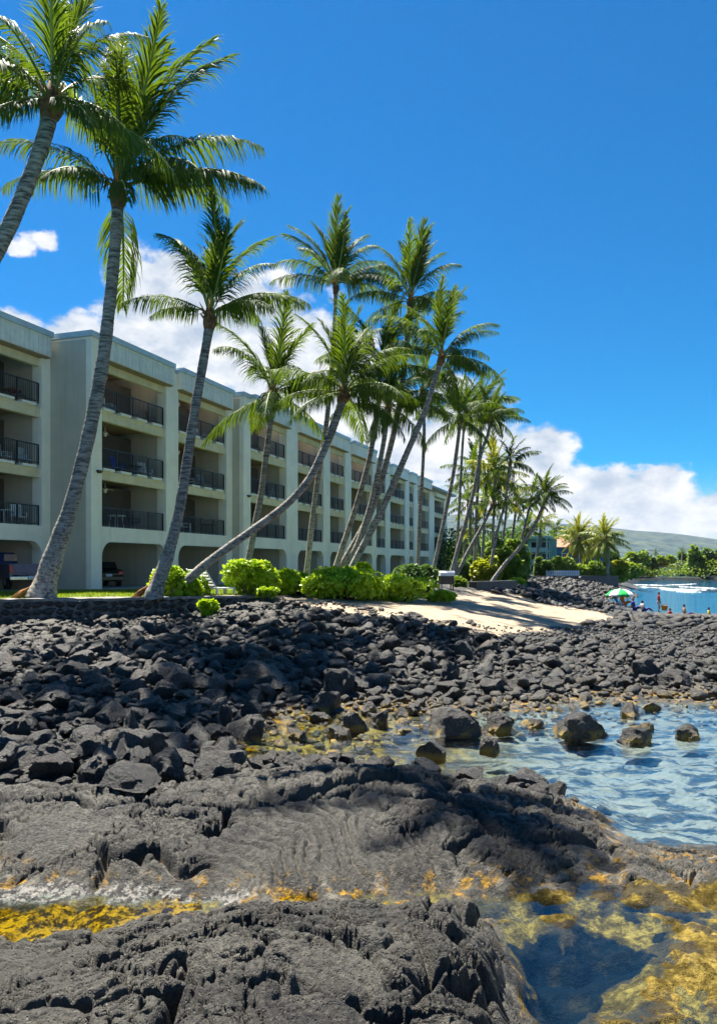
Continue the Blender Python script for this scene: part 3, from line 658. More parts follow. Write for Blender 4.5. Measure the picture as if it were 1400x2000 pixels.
# the rest of the boulder field
def scatter():
    N = 84000
    y = np.sqrt(rng.uniform(10.2**2, 37**2, N)); x = rng.uniform(-.64, .60, N)*y
    zb = ground(x, y); bz = base_z(x, y); px, py = pix(x, y, bz)
    shm = shelf_mask(x, y)
    jit = 16*fbm2(x*.6, y*.6, 3, 87)
    on_sand = inpoly(px+jit, py+jit*.5, SAND)
    top = np.interp(px, [-100, 0, 250, 400, 480, 560, 640, 760, 900, 1000, 1100, 1500], [1224, 1221, 1211, 1196, 1182, 1178, 1176, 1195, 1215, 1225, 1228, 1222])
    ok = (shm < .3) & ((bz > .02) | ((rng.uniform(size=N) < .30) & (bz > -.2))) & (py > top) & ((~on_sand) | (rng.uniform(size=N) < .12)) & (y < 36)
    fr = np.interp(px, [0, 900, 1000, 1400], [1, 1, .8, .6])
    r = np.exp(rng.normal(math.log(.066), .62, N))*np.interp(y, [10, 20, 36], [1.15, 1.1, 1.0])
    r = np.clip(r, .034, .32)*np.interp(px, [900, 1100], [1.0, .8])
    r = np.where(bz < .10, r*.8, r)
    # light pebbly gaps near the wall: fewer, smaller rocks
    r = np.where((py < top+26) | on_sand, r*.55, r)
    idx = np.where(ok & (rng.uniform(size=N) < fr))[0]; idx = idx[np.argsort(-r[idx])]
    cell = {}; out = []; cs = .5
    def near(X, Y):
        i, j = int(X//cs), int(Y//cs)
        for a in (-2, -1, 0, 1, 2):
            for b in (-2, -1, 0, 1, 2):
                for q in cell.get((i+a, j+b), ()): yield q
    for p in placed: cell.setdefault((int(p[0]//cs), int(p[1]//cs)), []).append(p)
    for i in idx:
        X, Y, q = x[i], y[i], r[i]
        if all((X-a)**2+(Y-b)**2 > (.80*(q+c))**2 for a, b, c in near(X, Y)):
            cell.setdefault((int(X//cs), int(Y//cs)), []).append((X, Y, q)); out.append((X, Y, zb[i], q))
        if len(out) > 11500: break
    # second layer perched on top
    up = []
    for (X, Y, z, q) in out[:900]:
        if random.random() < .3 and z > .12:
            a = random.uniform(0, 6.28); f = random.uniform(.45, .75); up.append((X+q*.8*math.cos(a), Y+q*.8*math.sin(a), z+q*.62, q*f))
    return out+up
rocks = scatter()
rocks.sort(key=lambda t: -t[3]/t[1]*(1 if abs(t[0]/t[1]) < .475 else .01))
for (X, Y, z, q) in rocks[:268]:
    me, V, _ = random.choice(ROCKS)
    o = link('boulder', me, None, (X, Y, z+q*.34), (random.uniform(-.35, .35), random.uniform(-.35, .35), random.uniform(0, 6.3)), (q*random.uniform(.9, 1.2), q*random.uniform(.85, 1.1), q*random.uniform(.85, 1.25)))
    bx, by = CX+X/Y*F, HY+(EYE-z)/Y*F
    if bx < 560 and by < 1262: lab, gr = 'black lava boulder in the upper field right below the stone wall', 'boulders below the stone wall'
    elif bx < 330 and by < 1400: lab, gr = 'black lava boulder in the middle of the left boulder field', 'boulders of the left boulder field'
    elif bx < 560 and by >= 1400: lab, gr = 'black lava boulder low in the field, close to the lava shelf', 'boulders close to the lava shelf'
    elif by < 1300 and bx < 1060: lab, gr = 'black lava boulder on the bank along the lower edge of the sand', 'boulders along the sand'
    elif bx < 760: lab, gr = 'black lava boulder in the field just left of or above the ochre pool', 'boulders around the ochre pool'
    else: lab, gr = 'black lava boulder on the far bank of the bright tide pool', 'boulders on the far bank of the pool'
    tag(o, lab, 'boulder', gr)
def join_rocks(name, items, sets, label):
    Vs = []; Fs = []; b = 0
    for (X, Y, z, q) in items:
        _, V, Fc = sets(q, Y)
        e = Matrix.Rotation(random.uniform(0, 6.3), 3, 'Z') @ Matrix.Rotation(random.uniform(-.5, .5), 3, 'X') @ Matrix.Rotation(random.uniform(-.5, .5), 3, 'Y')
        P = (V*np.array([q*random.uniform(.9, 1.3), q, q*random.uniform(.8, 1.2)])) @ np.array(e).T+np.array([X, Y, z+q*.3])
        Vs.append(P); Fs.append(Fc+b); b += len(V)
    o = link(name, np_mesh(name, np.concatenate(Vs), np.concatenate(Fs), mt['boulder'], True))
    return tag(o, label, 'rubble', kind='stuff')
join_rocks('rubble', rocks[268:], lambda q, Y: random.choice(SMALL if q/Y > .0052 and abs(X/Y) < .5 else PEB), 'smaller black lava stones filling the gaps of the boulder field')

def far_rubble():
    n = 7500; y = np.sqrt(rng.uniform(34.5**2, 100**2, n)); x = (rng.uniform(900, 1420, n)-CX)/F*y
    z = ground(x, y); b = base_z(x, y); px, py = pix(x, y, b)
    ok = (b > -.12) & (b < 1.75) & ~inpoly(px, py, SAND) & (px > 1000-np.interp(y, [38, 60], [0, 60])) & ~((px > 1195) & (y > 46) & (y < 60)) & ~((py < 1146) & (px > 925) & (px < 1015))
    r = np.clip(np.exp(rng.normal(math.log(.15), .5, n)), .07, .42)*np.interp(b, [-.12, .1], [.8, 1.0])
    join_rocks('reef_rocks', [(x[i], y[i], z[i], r[i]) for i in np.where(ok)[0]], lambda q, Y: random.choice(SMALL if q > .2 else PEB), 'dark broken lava rocks along the low shore by the bay')
far_rubble()

# ------------------------------------------------------------------ lawn
LAWN_Z = 2.13
def lawn():
    m, t = new_mat('lawn'); g = t.add('ShaderNodeNewGeometry').outputs['Position']
    c = t.mix(t.ramp(t.noise(g, 3, 5, .6), (.3, .7)), (.07, .12, .008), (.14, .19, .010))
    t.add('ShaderNodeOutputMaterial', {0: t.add('ShaderNodeBsdfPrincipled', {'Base Color': c, 'Roughness': .9})})
    pts = [(-30, 24.3), (-11.9, 27.2), (-7.0, 29.6), (-4.6, 32.3), (-2.0, 36), (2, 45), (6, 60), (12, 80), (18, 104), (24, 130), (-2, 130), (-60, 130), (-60, 24)]
    me = bpy.data.meshes.new('lawn'); me.from_pydata([(x, y, LAWN_Z) for x, y in pts], [], [tuple(range(len(pts)))]); me.materials.append(m)
    tag(link('lawn', me), kind='structure')
    # blades of grass on the strip behind the wall
    n = 15000; X = rng.uniform(-17, -4.5, n); Y = rng.uniform(26.5, 37, n)
    k = (Y > 27.5+.42*(X+12)) & (Y < 37.0+.35*(X+13)); X, Y = X[k], Y[k]; n = len(X); a = rng.uniform(0, 6.28, n); h = rng.uniform(.04, .10, n)
    w = .014; dx, dy = np.cos(a)*w, np.sin(a)*w; lx, ly = rng.normal(0, .03, n), rng.normal(0, .03, n)
    V = np.stack([np.stack([X-dx, Y-dy, 0*X+LAWN_Z], -1), np.stack([X+dx, Y+dy, 0*X+LAWN_Z], -1), np.stack([X+lx, Y+ly, LAWN_Z+h], -1)], 1).reshape(-1, 3)
    mg = leaf_mat('grass blade', (.08, .15, .008), (.18, .25, .010), (.38, .48, .015), .4)
    tag(link('grass', np_mesh('grass', V, np.arange(3*n).reshape(n, 3), mg)), 'short bright green grass on the strip of lawn behind the stone wall', 'grass', kind='stuff')
lawn()

# ------------------------------------------------------------------ lava rock wall in front of the lawn
def stone_wall():
    root = empty('stone_wall', (-11.9, 26.4, 1.2), 0, 'low lava rock wall with pale mortar joints between lawn and boulders', 'wall')
    line = [(-19, 24.0), (-12.4, 26.3), (-9.3, 27.6), (-6.6, 28.9), (-4.9, 30.4), (-3.7, 32.0), (-3.0, 33.6)]
    ztop = [2.13, 2.13, 2.12, 2.12, 2.09, 2.05, 1.95]; zbot = [.9, 1.0, 1.1, 1.15, 1.3, 1.5, 1.6]
    seg = [0]
    for a, b in zip(line, line[1:]): seg.append(seg[-1]+math.hypot(b[0]-a[0], b[1]-a[1]))
    def P(s):
        x = np.interp(s, seg, [p[0] for p in line]); y = np.interp(s, seg, [p[1] for p in line])
        x2 = np.interp(s+.3, seg, [p[0] for p in line]); y2 = np.interp(s+.3, seg, [p[1] for p in line]); x1 = np.interp(s-.3, seg, [p[0] for p in line]); y1 = np.interp(s-.3, seg, [p[1] for p in line])
        d = Vector((x2-x1, y2-y1, 0)).normalized(); return Vector((x, y, 0)), d, Vector((d.y, -d.x, 0)), float(np.interp(s, seg, ztop)), float(np.interp(s, seg, zbot))
    core = MB(); cap = MB(); n = 60; L = seg[-1]; cv = []; kv = []
    for i in range(n+1):
        p, d, o, zt, zb = P(L*i/n)
        j = random.uniform(-.02, .02)
        cv += [p+Vector((0, 0, zb-.4)), p+o*.0+Vector((0, 0, zt-.06)), p-o*.5+Vector((0, 0, zt-.06)), p-o*.5+Vector((0, 0, zb-.4))]
        kv += [p+o*(.07+j)+Vector((0, 0, zt-.075+j)), p+o*(.06+j)+Vector((0, 0, zt+.02+j)), p-o*.52+Vector((0, 0, zt+.03-j)), p-o*.52+Vector((0, 0, zt-.075))]
    fs = [(4*i+a, 4*i+(a+1) % 4, 4*i+4+(a+1) % 4, 4*i+4+a) for i in range(n) for a in range(4)]+[(0, 1, 2, 3), (4*n+3, 4*n+2, 4*n+1, 4*n)]
    inv = Matrix.Translation(-root.location)
    core.raw([inv @ v for v in cv], fs); cap.raw([inv @ v for v in kv], fs)
    core.build('mortar_core', mt['mortar'], root); cap.build('cap', mt['cap'], root)
    sets = [rock_mesh('stone', 400+i, 1, 'wallstone', .9, 6)[0] for i in range(7)]
    more = MB(); s = 4.6; cnt = 0
    while s < L-.05:
        w0 = random.uniform(.24, .40); z = None
        p, d, o, zt, zb = P(s+w0/2); z = zb
        while z < zt-.10:
            h = random.uniform(.18, .32); h = min(h, zt-.06-z)
            ww = w0*random.uniform(.85, 1.1)
            q = p+d*random.uniform(-.05, .05)+o*.0; q.z = z+h/2
            if cnt < 296:
                ob = link('stone', random.choice(sets), root, inv @ q, (0, random.uniform(-.4, .4), math.atan2(d.y, d.x)), (ww*.54, .13, h*.58)); cnt += 1
            z += h+.012
        s += w0+.012
stone_wall()

# ------------------------------------------------------------------ the hotel
D = Vector((.3276, .9448, 0)); N = Vector((.9448, -.3276, 0)); O = Vector((-12.96, 37.26, 0))
ROTB = math.atan2(D.y, D.x)
BZ = LAWN_Z
hotel = empty('apartment_building', (O.x, O.y, 0), ROTB, 'long three storey pale stucco apartment block over arched garages with recessed balconies', 'building')
def s_of(px, w):
    k = (px-CX)/F; return -(O.x+w*N.x-k*(O.y+w*N.y))/(D.x-k*D.y)
HM = Matrix.Translation((O.x, O.y, 0)) @ Matrix.Rotation(ROTB, 4, 'Z')
def part(name, mb, mat, parent=None, **kw): return mb.build(name, mt[mat] if isinstance(mat, str) else mat, parent or hotel, **kw)
FLOORS = [5.25, 8.05, 11.05]         # balcony floor levels
BEAM = [(4.55, 5.25), (7.60, 8.05), (10.55, 11.05)]
CEIL = [7.60, 10.55, 13.45]
def arch(s0, s1, y0, y1, z0=4.5, z1=5.25, r=.75):
    pr = [(s0, z1), (s1, z1), (s1, z0-r)]
    for k in range(1, 9):
        a = math.pi/2*k/8; pr.append((s1-r+r*math.cos(a), z0-r+r*math.sin(a)))
    for k in range(0, 9):
        a = math.pi/2*k/8; pr.append((s0+r-r*math.sin(a), z0-r+r*math.cos(a)))
    mb = MB(); n = len(pr)
    # flat faces cut into a fan of quads from the top edge so that the arch stays clean
    vs = [(p[0], y0, p[1]) for p in pr]+[(p[0], y1, p[1]) for p in pr]
    mb.raw(vs, [tuple(range(n)), tuple(range(n, 2*n))[::-1]]+[((i+1) % n, i, n+i, n+(i+1) % n) for i in range(n)])
    return mb
def railing(s0, s1, y, z, dense):
    mb = MB(); h = 1.02
    mb.box(s0, s1, y-.025, y+.025, z+h-.05, z+h); mb.box(s0, s1, y-.02, y+.02, z+.10, z+.14)
    n = max(2, int((s1-s0)/dense)); pr = .010 if dense < .13 else .016
    for i in range(n+1):
        x = s0+.03+(s1-s0-.06)*i/n; mb.box(x-pr, x+pr, y-.01, y+.01, z+.14, z+h-.05)
    k = max(1, round((s1-s0)/1.4))
    for i in range(k+1):
        x = s0+.03+(s1-s0-.06)*i/k; mb.box(x-.025, x+.025, y-.03, y+.03, z+.02, z+h)
    return mb
def bay(s0, s1, w, idx):
    yo = -w; wide = s1-s0
    part('arch_spandrel', arch(s0, s1, yo+.004, yo+.40), 'stucco')
    for lv in range(3):
        z = FLOORS[lv]
        if lv: 
            sl = part('balcony_slab', MB().box(s0, s1, yo+.14, yo+.40, *BEAM[lv]), 'beam')
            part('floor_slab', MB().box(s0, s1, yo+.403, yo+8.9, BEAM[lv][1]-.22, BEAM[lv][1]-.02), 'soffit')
            nb = max(2, round(wide/1.35))
            bk = MB()
            for i in range(nb):
                a = s0+wide*(i+.10)/nb; b = s0+wide*(i+.74)/nb
                link('ledge_block', MB().box(a, b, yo+.02, yo+.36, z+.002, z+.13).mesh('ledge_block', mt['ledge']), hotel) if idx < 9 else bk.box(a, b, yo+.02, yo+.36, z+.002, z+.13)
            if bk.v: part('ledge_block', bk, 'ledge')
            rz, ry = z+.16, yo+.20
        else:
            part('floor_slab', MB().box(s0, s1, yo+.403, yo+8.9, z-.25, z-.02), 'garage'); rz, ry = z-.02, yo+.20
        part('railing', railing(s0, s1, ry, rz, .12 if idx < 6 else .2), 'rail')
        # back of the balcony: wall, sliding doors
        yb = yo+2.35; d1 = s0+wide*(.50 if idx % 2 else .46)
        top = CEIL[lv]
        dh = z+2.12
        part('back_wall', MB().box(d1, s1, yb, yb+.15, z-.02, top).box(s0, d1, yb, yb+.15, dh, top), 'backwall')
        dr = part('sliding_door', MB().box(s0, s0+.08, yb+.02, yb+.12, z, dh).box(d1-.08, d1, yb+.02, yb+.12, z, dh).box((s0+d1)/2-.05, (s0+d1)/2+.05, yb+.02, yb+.12, z, dh).box(s0+.08, d1-.08, yb+.03, yb+.11, dh-.08, dh), 'frame')
        part('glass_pane', MB().box(s0+.08, (s0+d1)/2-.05, yb+.05, yb+.07, z, dh-.08), 'glass', dr)
        part('glass_pane', MB().box((s0+d1)/2+.05, d1-.08, yb+.06, yb+.08, z, dh-.08), 'glass', dr)
        if idx < 6 and lv > 0 or idx == 1:
            fx, fy, fz = s0+wide*.32, yo+1.2, top-.30
            fan = MB().tube([(fx, fy, top-.02), (fx, fy, fz)], .03, 6).ball((fx, fy, fz), (.14, .14, .09)).ball((fx, fy, fz-.13), (.10, .10, .08))
            fo = part('ceiling_fan', fan, 'ledge', smooth=True)
            for k in range(5):
                M_ = Matrix.Translation((fx, fy, fz+.01)) @ Matrix.Rotation(k*2*math.pi/5+.4*lv, 4, 'Z') @ Matrix.Rotation(.2, 4, 'X')
                part('blade', MB().box(.15, .66, -.07, .07, -.008, .008, M_), 'wood' if k % 5 else 'ledge', fo)
    # roof edge
    fa = part('fascia', MB().box(s0-.12, s1+.25, yo-.33, yo+.10, 13.50, 14.46), 'stucco')
    part('soffit', MB().box(s0-.10, s1+.23, yo-.30, yo+.40, 13.44, 13.498), 'soffit')
    part('top_beam', MB().box(s0, s1, yo+.16, yo+.36, 13.05, 13.438), 'beam')
    if idx < 4:
        nb = int((wide+.37)/.29)
        for i in range(nb):
            a = s0-.12+(wide+.37)*i/nb; b = s0-.12+(wide+.37)*(i+1)/nb
            link('board', MB().box(a+.012, b-.012, yo-.356-.006*(i % 2), yo-.332, 13.50, 14.46).mesh('board', mt['board']), fa)
    part('roof_coping', MB().box(s0-.16, s1+.29, yo-.46, yo+.14, 14.463, 14.73), 'coping')
    part('garage_back_wall', MB().box(s0, s1, yo+6.4, yo+6.55, BZ, 5.0), 'garage')
    part('garage_floor', MB().box(s0, s1, yo-.6, yo+6.4, BZ-.3, BZ+.03), 'concrete')
def pillar(s0, s1, w, side=0, cap=True, idx=0):
    """side: length of the exposed return wall"""
    yo = -w
    part('pillar', MB().box(s0, s1, yo, yo+max(.62, side+.35), BZ-.3, 14.40), 'stucco', bevel=.025 if idx < 6 else 0)
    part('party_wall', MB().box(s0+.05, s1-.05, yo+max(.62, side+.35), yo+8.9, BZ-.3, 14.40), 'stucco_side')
    part('pillar_coping', MB().box(s0-.04, s1+.04, yo-.05, yo+side+1.5, 14.402, 14.60), 'coping')
def pier(px0, px1, w, step, idx):
    s0, s1 = s_of(px0, w), s_of(px1, w); yo = -w
    part('pier', MB().box(s0, s1, yo, yo+step+3.0, BZ-.3, 14.46), 'stucco', bevel=.03)
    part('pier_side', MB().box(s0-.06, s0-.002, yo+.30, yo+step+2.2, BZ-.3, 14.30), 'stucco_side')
    part('pier_coping', MB().box(s0-.12, s1+.06, yo-.10, yo+step+3.0, 14.463, 14.73), 'coping')
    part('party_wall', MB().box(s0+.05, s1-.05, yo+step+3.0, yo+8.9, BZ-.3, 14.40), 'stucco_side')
    sx = (s0+s1)/2+.1
    lamp = MB().box(sx-.16, sx+.16, yo-.16, yo-.002, 7.92, 7.99).prism([(yo-.14, 7.85), (yo-.02, 7.85), (yo-.02, 7.92), (yo-.16, 7.92)], 0, sx-.1, sx+.1)
    part('wall_lamp', lamp, 'frame')
def SB(a, b, w): return s_of(a, w), s_of(b, w)
SEG = []
# first wing, set back
w0 = -2.4; p83 = s_of(83, w0); bays_w = 5.6
bay(p83-bays_w, p83, w0, 0); pillar(p83+.002, s_of(101, w0), w0)
pillar(p83-bays_w-1.0, p83-bays_w-.002, w0); bay(p83-2*bays_w-1.0, p83-bays_w-1.002, w0, 2); pillar(p83-2*bays_w-1.8, p83-2*bays_w-1.002, w0)
idx = 1
for w, items in ((0.0, [('pier', 179, 200, 2.4), ('bay', 200, 325), ('pil', 325, 349), ('bay', 349, 443), ('pil', 443, 456)]),
                 (.8, [('pier', 476, 490, .8), ('bay', 490, 560), ('pil', 560, 582), ('bay', 582, 632), ('pil', 632, 645), ('bay', 645, 674), ('pil', 674, 686), ('bay', 686, 727), ('pil', 727, 735)]),
                 (-.4, [('bay', 735, 753), ('pil', 753, 762), ('bay', 762, 791), ('pil', 791, 799), ('bay', 799, 808), ('pil', 808, 816), ('bay', 816, 838)]),
                 (-2.0, [('pil', 838, 848), ('bay', 848, 867), ('pil', 867, 872)])):
    for it in items:
        a, b = SB(it[1]+.01, it[2]-.01, w)
        if it[0] == 'pier': pier(it[1], it[2]-.01, w, it[3], idx)
        elif it[0] == 'pil': pillar(a, b, w, 0, idx=idx)
        else: bay(a, b, w, idx); idx += 1
send = s_of(872, -2.0); sbeg = p83-2*bays_w-1.8
part('roof', MB().box(sbeg, send, 2.45, 11.0, 14.05, 14.35), 'concrete')
part('roof', MB().box(s_of(179, 0), s_of(727, .8), .45, 2.447, 14.05, 14.35), 'concrete')
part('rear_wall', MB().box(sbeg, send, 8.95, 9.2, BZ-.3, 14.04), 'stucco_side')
part('roof', MB().box(s_of(727, .8), send, .45, 2.447, 14.06, 14.36), 'concrete')
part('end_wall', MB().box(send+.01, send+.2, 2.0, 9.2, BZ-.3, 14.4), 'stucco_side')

def hp(s, y, z): return HM @ Vector((s, y, z))
# ---- things on the balconies
def pic(name, px, w, z, lv, wd, ht, mat, label, cat, dy=2.33):
    s = s_of(px, w-dy)
    o = empty(name, hp(s, -w+dy-.03, z), ROTB, label, cat)
    if cat == 'picture':
        part('frame', MB().box(-wd/2, wd/2, -.02, .015, -ht/2, ht/2), 'frame', o); part('canvas', MB().box(-wd/2+.06, wd/2-.06, -.028, -.021, -ht/2+.06, ht/2-.06), mat, o)
    return o
pic('wall_picture', 34, -2.4, 12.45, 2, .8, .75, 'picture', 'left dark framed picture on the top balcony wall of the nearest wing', 'picture')
pic('wall_picture', 64, -2.4, 12.35, 2, .85, .95, 'picture', 'right dark framed picture on the top balcony wall beside the corner', 'picture')
o = pic('wall_ornament', 55, -2.4, 9.75, 1, 0, 0, None, 'long dark red ornament on the middle balcony wall of the nearest wing', 'ornament')
mb = MB()
for k in range(6): mb.ball((-.42+.17*k, -.02, .03*(k % 2)), (.11, .03, .08))
part('plate', mb, 'dark_red', o, smooth=True)
o = pic('wall_ornament', 294, 0, 9.75, 1, 0, 0, None, 'dark crab shaped ornament on the balcony wall right of the big grey pier', 'ornament')
mb = MB().ball((0, -.02, 0), (.22, .04, .14))
for sg in (-1, 1):
    for k in range(3): mb.tube([(sg*.15, -.02, 0), (sg*(.35+.05*k), -.03, .18-.14*k), (sg*(.45+.03*k), -.02, .05-.2*k)], .035, 5)
part('crab', mb, 'dark_red', o, smooth=True)
so = empty('patterned_screen', hp(s_of(293, -1.9), 1.9, 5.25), ROTB, 'pale patterned folding screen on the lowest balcony right of the grey pier', 'screen')
for k in range(4):
    M_ = Matrix.Translation((-.84+.56*k, .06*(k % 2), 0)); part('panel', MB().box(-.275, .275, -.015, .015, .75, 2.0, M_), 'screen', so)
part('leg', MB().box(-1.1, -1.05, -.02, .02, 0, .75).box(1.05, 1.1, -.02, .02, 0, .75), 'frame', so)
def chair(px, w, dy, z, rz, mat, label, cat='chair', group=None):
    s = s_of(px, w-dy); o = empty('patio_chair', hp(s, -w+dy, z), ROTB+rz, label, cat, group)
    part('seat', MB().box(-.26, .26, -.25, .25, .40, .45), mat, o)
    b = MB(); T_ = Matrix.Translation((0, .25, .45)) @ Matrix.Rotation(-.22, 4, 'X')
    for k in range(5): b.box(-.26+.108*k, -.26+.108*k+.085, -.015, .015, .02, .55, T_)
    b.box(-.27, .27, -.02, .02, .55, .62, T_); part('backrest', b, mat, o)
    for sx in (-1, 1):
        for sy in (-1, 1): part('leg', MB().tube([(sx*.24, sy*.22, 0), (sx*.23, sy*.21, .42)], .02, 5), mat, o)
        part('armrest', MB().box(sx*.27-.03, sx*.27+.03, -.25, .30, .62, .65).box(sx*.27-.02, sx*.27+.02, -.24, -.20, .45, .62), mat, o)
    return o
def table(px, w, dy, z, mat, label, rr=.5):
    s = s_of(px, w-dy); o = empty('patio_table', hp(s, -w+dy, z), ROTB, label, 'table')
    pr = [(rr*math.cos(k*math.pi/8), rr*math.sin(k*math.pi/8)) for k in range(16)]
    part('tabletop', MB().prism(pr, 2, .68, .72), mat, o)
    for k in range(4): part('leg', MB().tube([(.3*math.cos(k*1.571+.78), .3*math.sin(k*1.571+.78), .68), (.38*math.cos(k*1.571+.78), .38*math.sin(k*1.571+.78), 0)], .02, 5), mat, o)
chair(10, -2.4, .9, 8.05, .3, 'white', 'white slatted chair cut by the left picture edge on the middle balcony')
chair(52, -2.4, .8, 8.05, .1, 'white', 'white slatted chair behind the railing under the long red ornament')
chair(44, -2.4, 1.3, 11.05, .5, 'wood', 'warm brown wooden chair on the top balcony of the nearest wing')
table(22, -2.4, 1.1, 11.05, 'wood', 'brown wooden table on the top balcony of the nearest wing')
chair(38, -2.4, 1.0, 5.25, -.4, 'white', 'pale chair on the lowest balcony above the pickup truck')
table(8, -2.4, 1.1, 5.25, 'white', 'pale table on the lowest balcony above the pickup truck', .45)
table(228, 0, 1.0, 5.25, 'white', 'pale round table on the lowest balcony right of the grey pier')
chair(262, 0, 1.0, 5.25, .8, 'frame', 'dark chair beside the pale table in front of the patterned screen')
chair(233, 0, 1.0, 8.05, .2, 'blue', 'blue chair behind the railing on the middle balcony right of the grey pier')
chair(372, 0, .9, 8.05, .4, 'white', 'white chair left on the middle balcony behind the second leaning palm')
chair(398, 0, .9, 8.05, -.3, 'screen', 'grey chair in the middle of the three chairs on that balcony')
chair(428, 0, .9, 8.05, .1, 'white', 'white chair right of the two others beside the balcony corner')
chair(524, .8, .8, 8.05, .3, 'white', 'left white deck chair on the middle balcony past the second pier')
chair(542, .8, .8, 8.05, .3, 'white', 'right white deck chair on the middle balcony past the second pier')
chair(500, .8, .9, 11.05, .2, 'frame', 'dark chair on the top balcony just past the second pier')
table(545, .8, 1.0, 11.05, 'white', 'small white table on the top balcony past the second pier', .4)
chair(215, 0, .9, 11.05, .3, 'white', 'white chair at the left end of the top balcony behind the tall near palm')
chair(300, 0, .9, 11.05, .2, 'wood', 'brown chair at the right end of the top balcony right of the grey pier')
chair(285, 0, .9, 8.05, -.3, 'white', 'white chair under the crab shaped ornament')
table(262, 0, 1.0, 8.05, 'frame', 'dark table beside the white chair under the crab ornament', .45)
chair(365, 0, .9, 5.25, .4, 'white', 'white chair on the lowest balcony behind the second near palm trunk')
table(405, 0, 1.0, 5.25, 'frame', 'dark table on the lowest balcony left of the second pier', .5)
chair(428, 0, .9, 5.25, -.2, 'frame', 'dark chair beside the dark table left of the second pier')
chair(395, 0, .9, 11.05, .2, 'white', 'white chair on the top balcony left of the second pier')
chair(615, .8, .9, 8.05, .2, 'white', 'white chair on the middle balcony behind the slim tall palm')
table(655, .8, 1.0, 8.05, 'white', 'white table on the narrow middle balcony above the bushes', .4)
chair(600, .8, .9, 11.05, .3, 'wood', 'brown chair on the top balcony behind the long leaning trunk')

# ------------------------------------------------------------------ vehicles in the garages
mt['paint_navy'] = simple('dark navy car paint', (.03, .05, .17), .22, .1, 1, spec=.6); mt['paint_black'] = simple('black car paint', (.010, .011, .013), .2, .1, 1, spec=.6)
mt['chrome'] = simple('chrome bumper', (.65, .67, .70), .25, .05, 3, metal=.9); mt['tyre'] = simple('tyre', (.012, .012, .012), .9, .2, 8)
mt['red_lens'] = simple('red lens', (.62, .015, .03), .25, .1, 3, spec=.6); mt['plate'] = simple('number plate', (.70, .74, .78), .5, .08, 8)
def wheel(parent, x, y, r=.38, wd=.24):
    pr = [(r*math.cos(k*math.pi/9), r+r*math.sin(k*math.pi/9)) for k in range(18)]
    w = part('wheel', MB().prism([(y+a, b) for a, b in pr], 0, x-wd/2, x+wd/2), 'tyre', parent)
    part('rim', MB().prism([(y+a*.55, r+(b-r)*.55) for a, b in pr], 0, x-wd/2-.01, x+wd/2+.01), 'chrome', w)
def pickup():
    s = s_of(24, -2.4-2.2); loc = hp(s, 4.3, BZ+.03)
    to = (Vector((.62, -.78, 0)))
    o = empty('pickup_truck', loc, math.atan2(to.y, to.x)+math.pi/2, 'dark navy pickup truck parked tail out in the garage at the left edge', 'pickup truck')
    # local -Y is the tail
    b = MB()
    b.prism([(-.9, .50), (-.94, .95), (-.90, 1.22), (.90, 1.22), (.94, .95), (.9, .50)], 1, -2.35, -2.30)  # tail panel
    part('bed', MB().box(-.95, -.86, -2.30, -.5, .52, 1.22).box(.86, .95, -2.30, -.5, .52, 1.22).box(-.86, .86, -2.3, -.5, .52, .66), 'paint_navy', o, bevel=.03)
    part('tailgate', MB().box(-.78, .78, -2.40, -2.33, .70, 1.22).box(-.70, .70, -2.415, -2.402, .80, 1.10), 'paint_navy', o, bevel=.012)
    for sx in (-1, 1): part('rear_panel', MB().box(sx*.87-.08, sx*.87+.08, -2.38, -2.302, .55, 1.22), 'paint_navy', o)
    part('cab', MB().prism([(-.5, .5), (-.5, 1.20), (-.30, 1.80), (1.0, 1.80), (1.55, 1.25), (2.6, 1.12), (2.75, .6), (2.7, .5)], 0, -.93, .93), 'paint_navy', o, bevel=.05)
    part('rear_window', MB().box(-.70, .70, -.56, -.50, 1.28, 1.70, Matrix.Translation((0, .12, 0))), 'glass', o)
    for sx in (-1, 1):
        part('taillight', MB().box(sx*.87-.07, sx*.87+.07, -2.43, -2.381, .80, 1.16), 'red_lens', o, bevel=.015)
        for y in (-1.5, 1.9): wheel(o, sx*.80, y)
    part('bumper', MB().box(-.95, .95, -2.58, -2.43, .46, .64), 'chrome', o, bevel=.03)
    part('number_plate', MB().box(-.16, .16, -2.60, -2.585, .50, .66), 'plate', o)
pickup()
def sedan():
    s = s_of(207, -3.0); loc = hp(s+.1, 3.6, BZ+.03); to = Vector((.55, -.83, 0))
    o = empty('parked_car', loc, math.atan2(to.y, to.x)+math.pi/2, 'small black car half hidden behind the grey pier in the second garage', 'car')
    part('body', MB().prism([(-2.1, .3), (-2.15, .72), (-1.95, .92), (-1.2, .98), (1.1, .92), (1.95, .78), (2.1, .5), (2.05, .3)], 0, -.85, .85), 'paint_black', o, bevel=.07)
    part('roof', MB().prism([(-1.5, .96), (-.9, 1.36), (.35, 1.38), (1.05, .93)], 0, -.70, .70), 'paint_black', o, bevel=.06)
    part('rear_window', MB().prism([(-1.47, 1.0), (-.98, 1.325), (-1.0, 1.34), (-1.50, 1.01)], 0, -.6, .6), 'glass', o)
    for sx in (-1, 1):
        part('taillight', MB().box(sx*.66-.12, sx*.66+.12, -2.18, -2.12, .68, .84), 'red_lens', o, bevel=.01)
        for y in (-1.3, 1.3): wheel(o, sx*.76, y, .31, .2)
    part('bumper', MB().box(-.84, .84, -2.22, -2.1, .34, .56), 'paint_black', o, bevel=.03)
    part('number_plate', MB().box(-.17, .17, -2.24, -2.221, .56, .70), 'plate', o)
sedan()

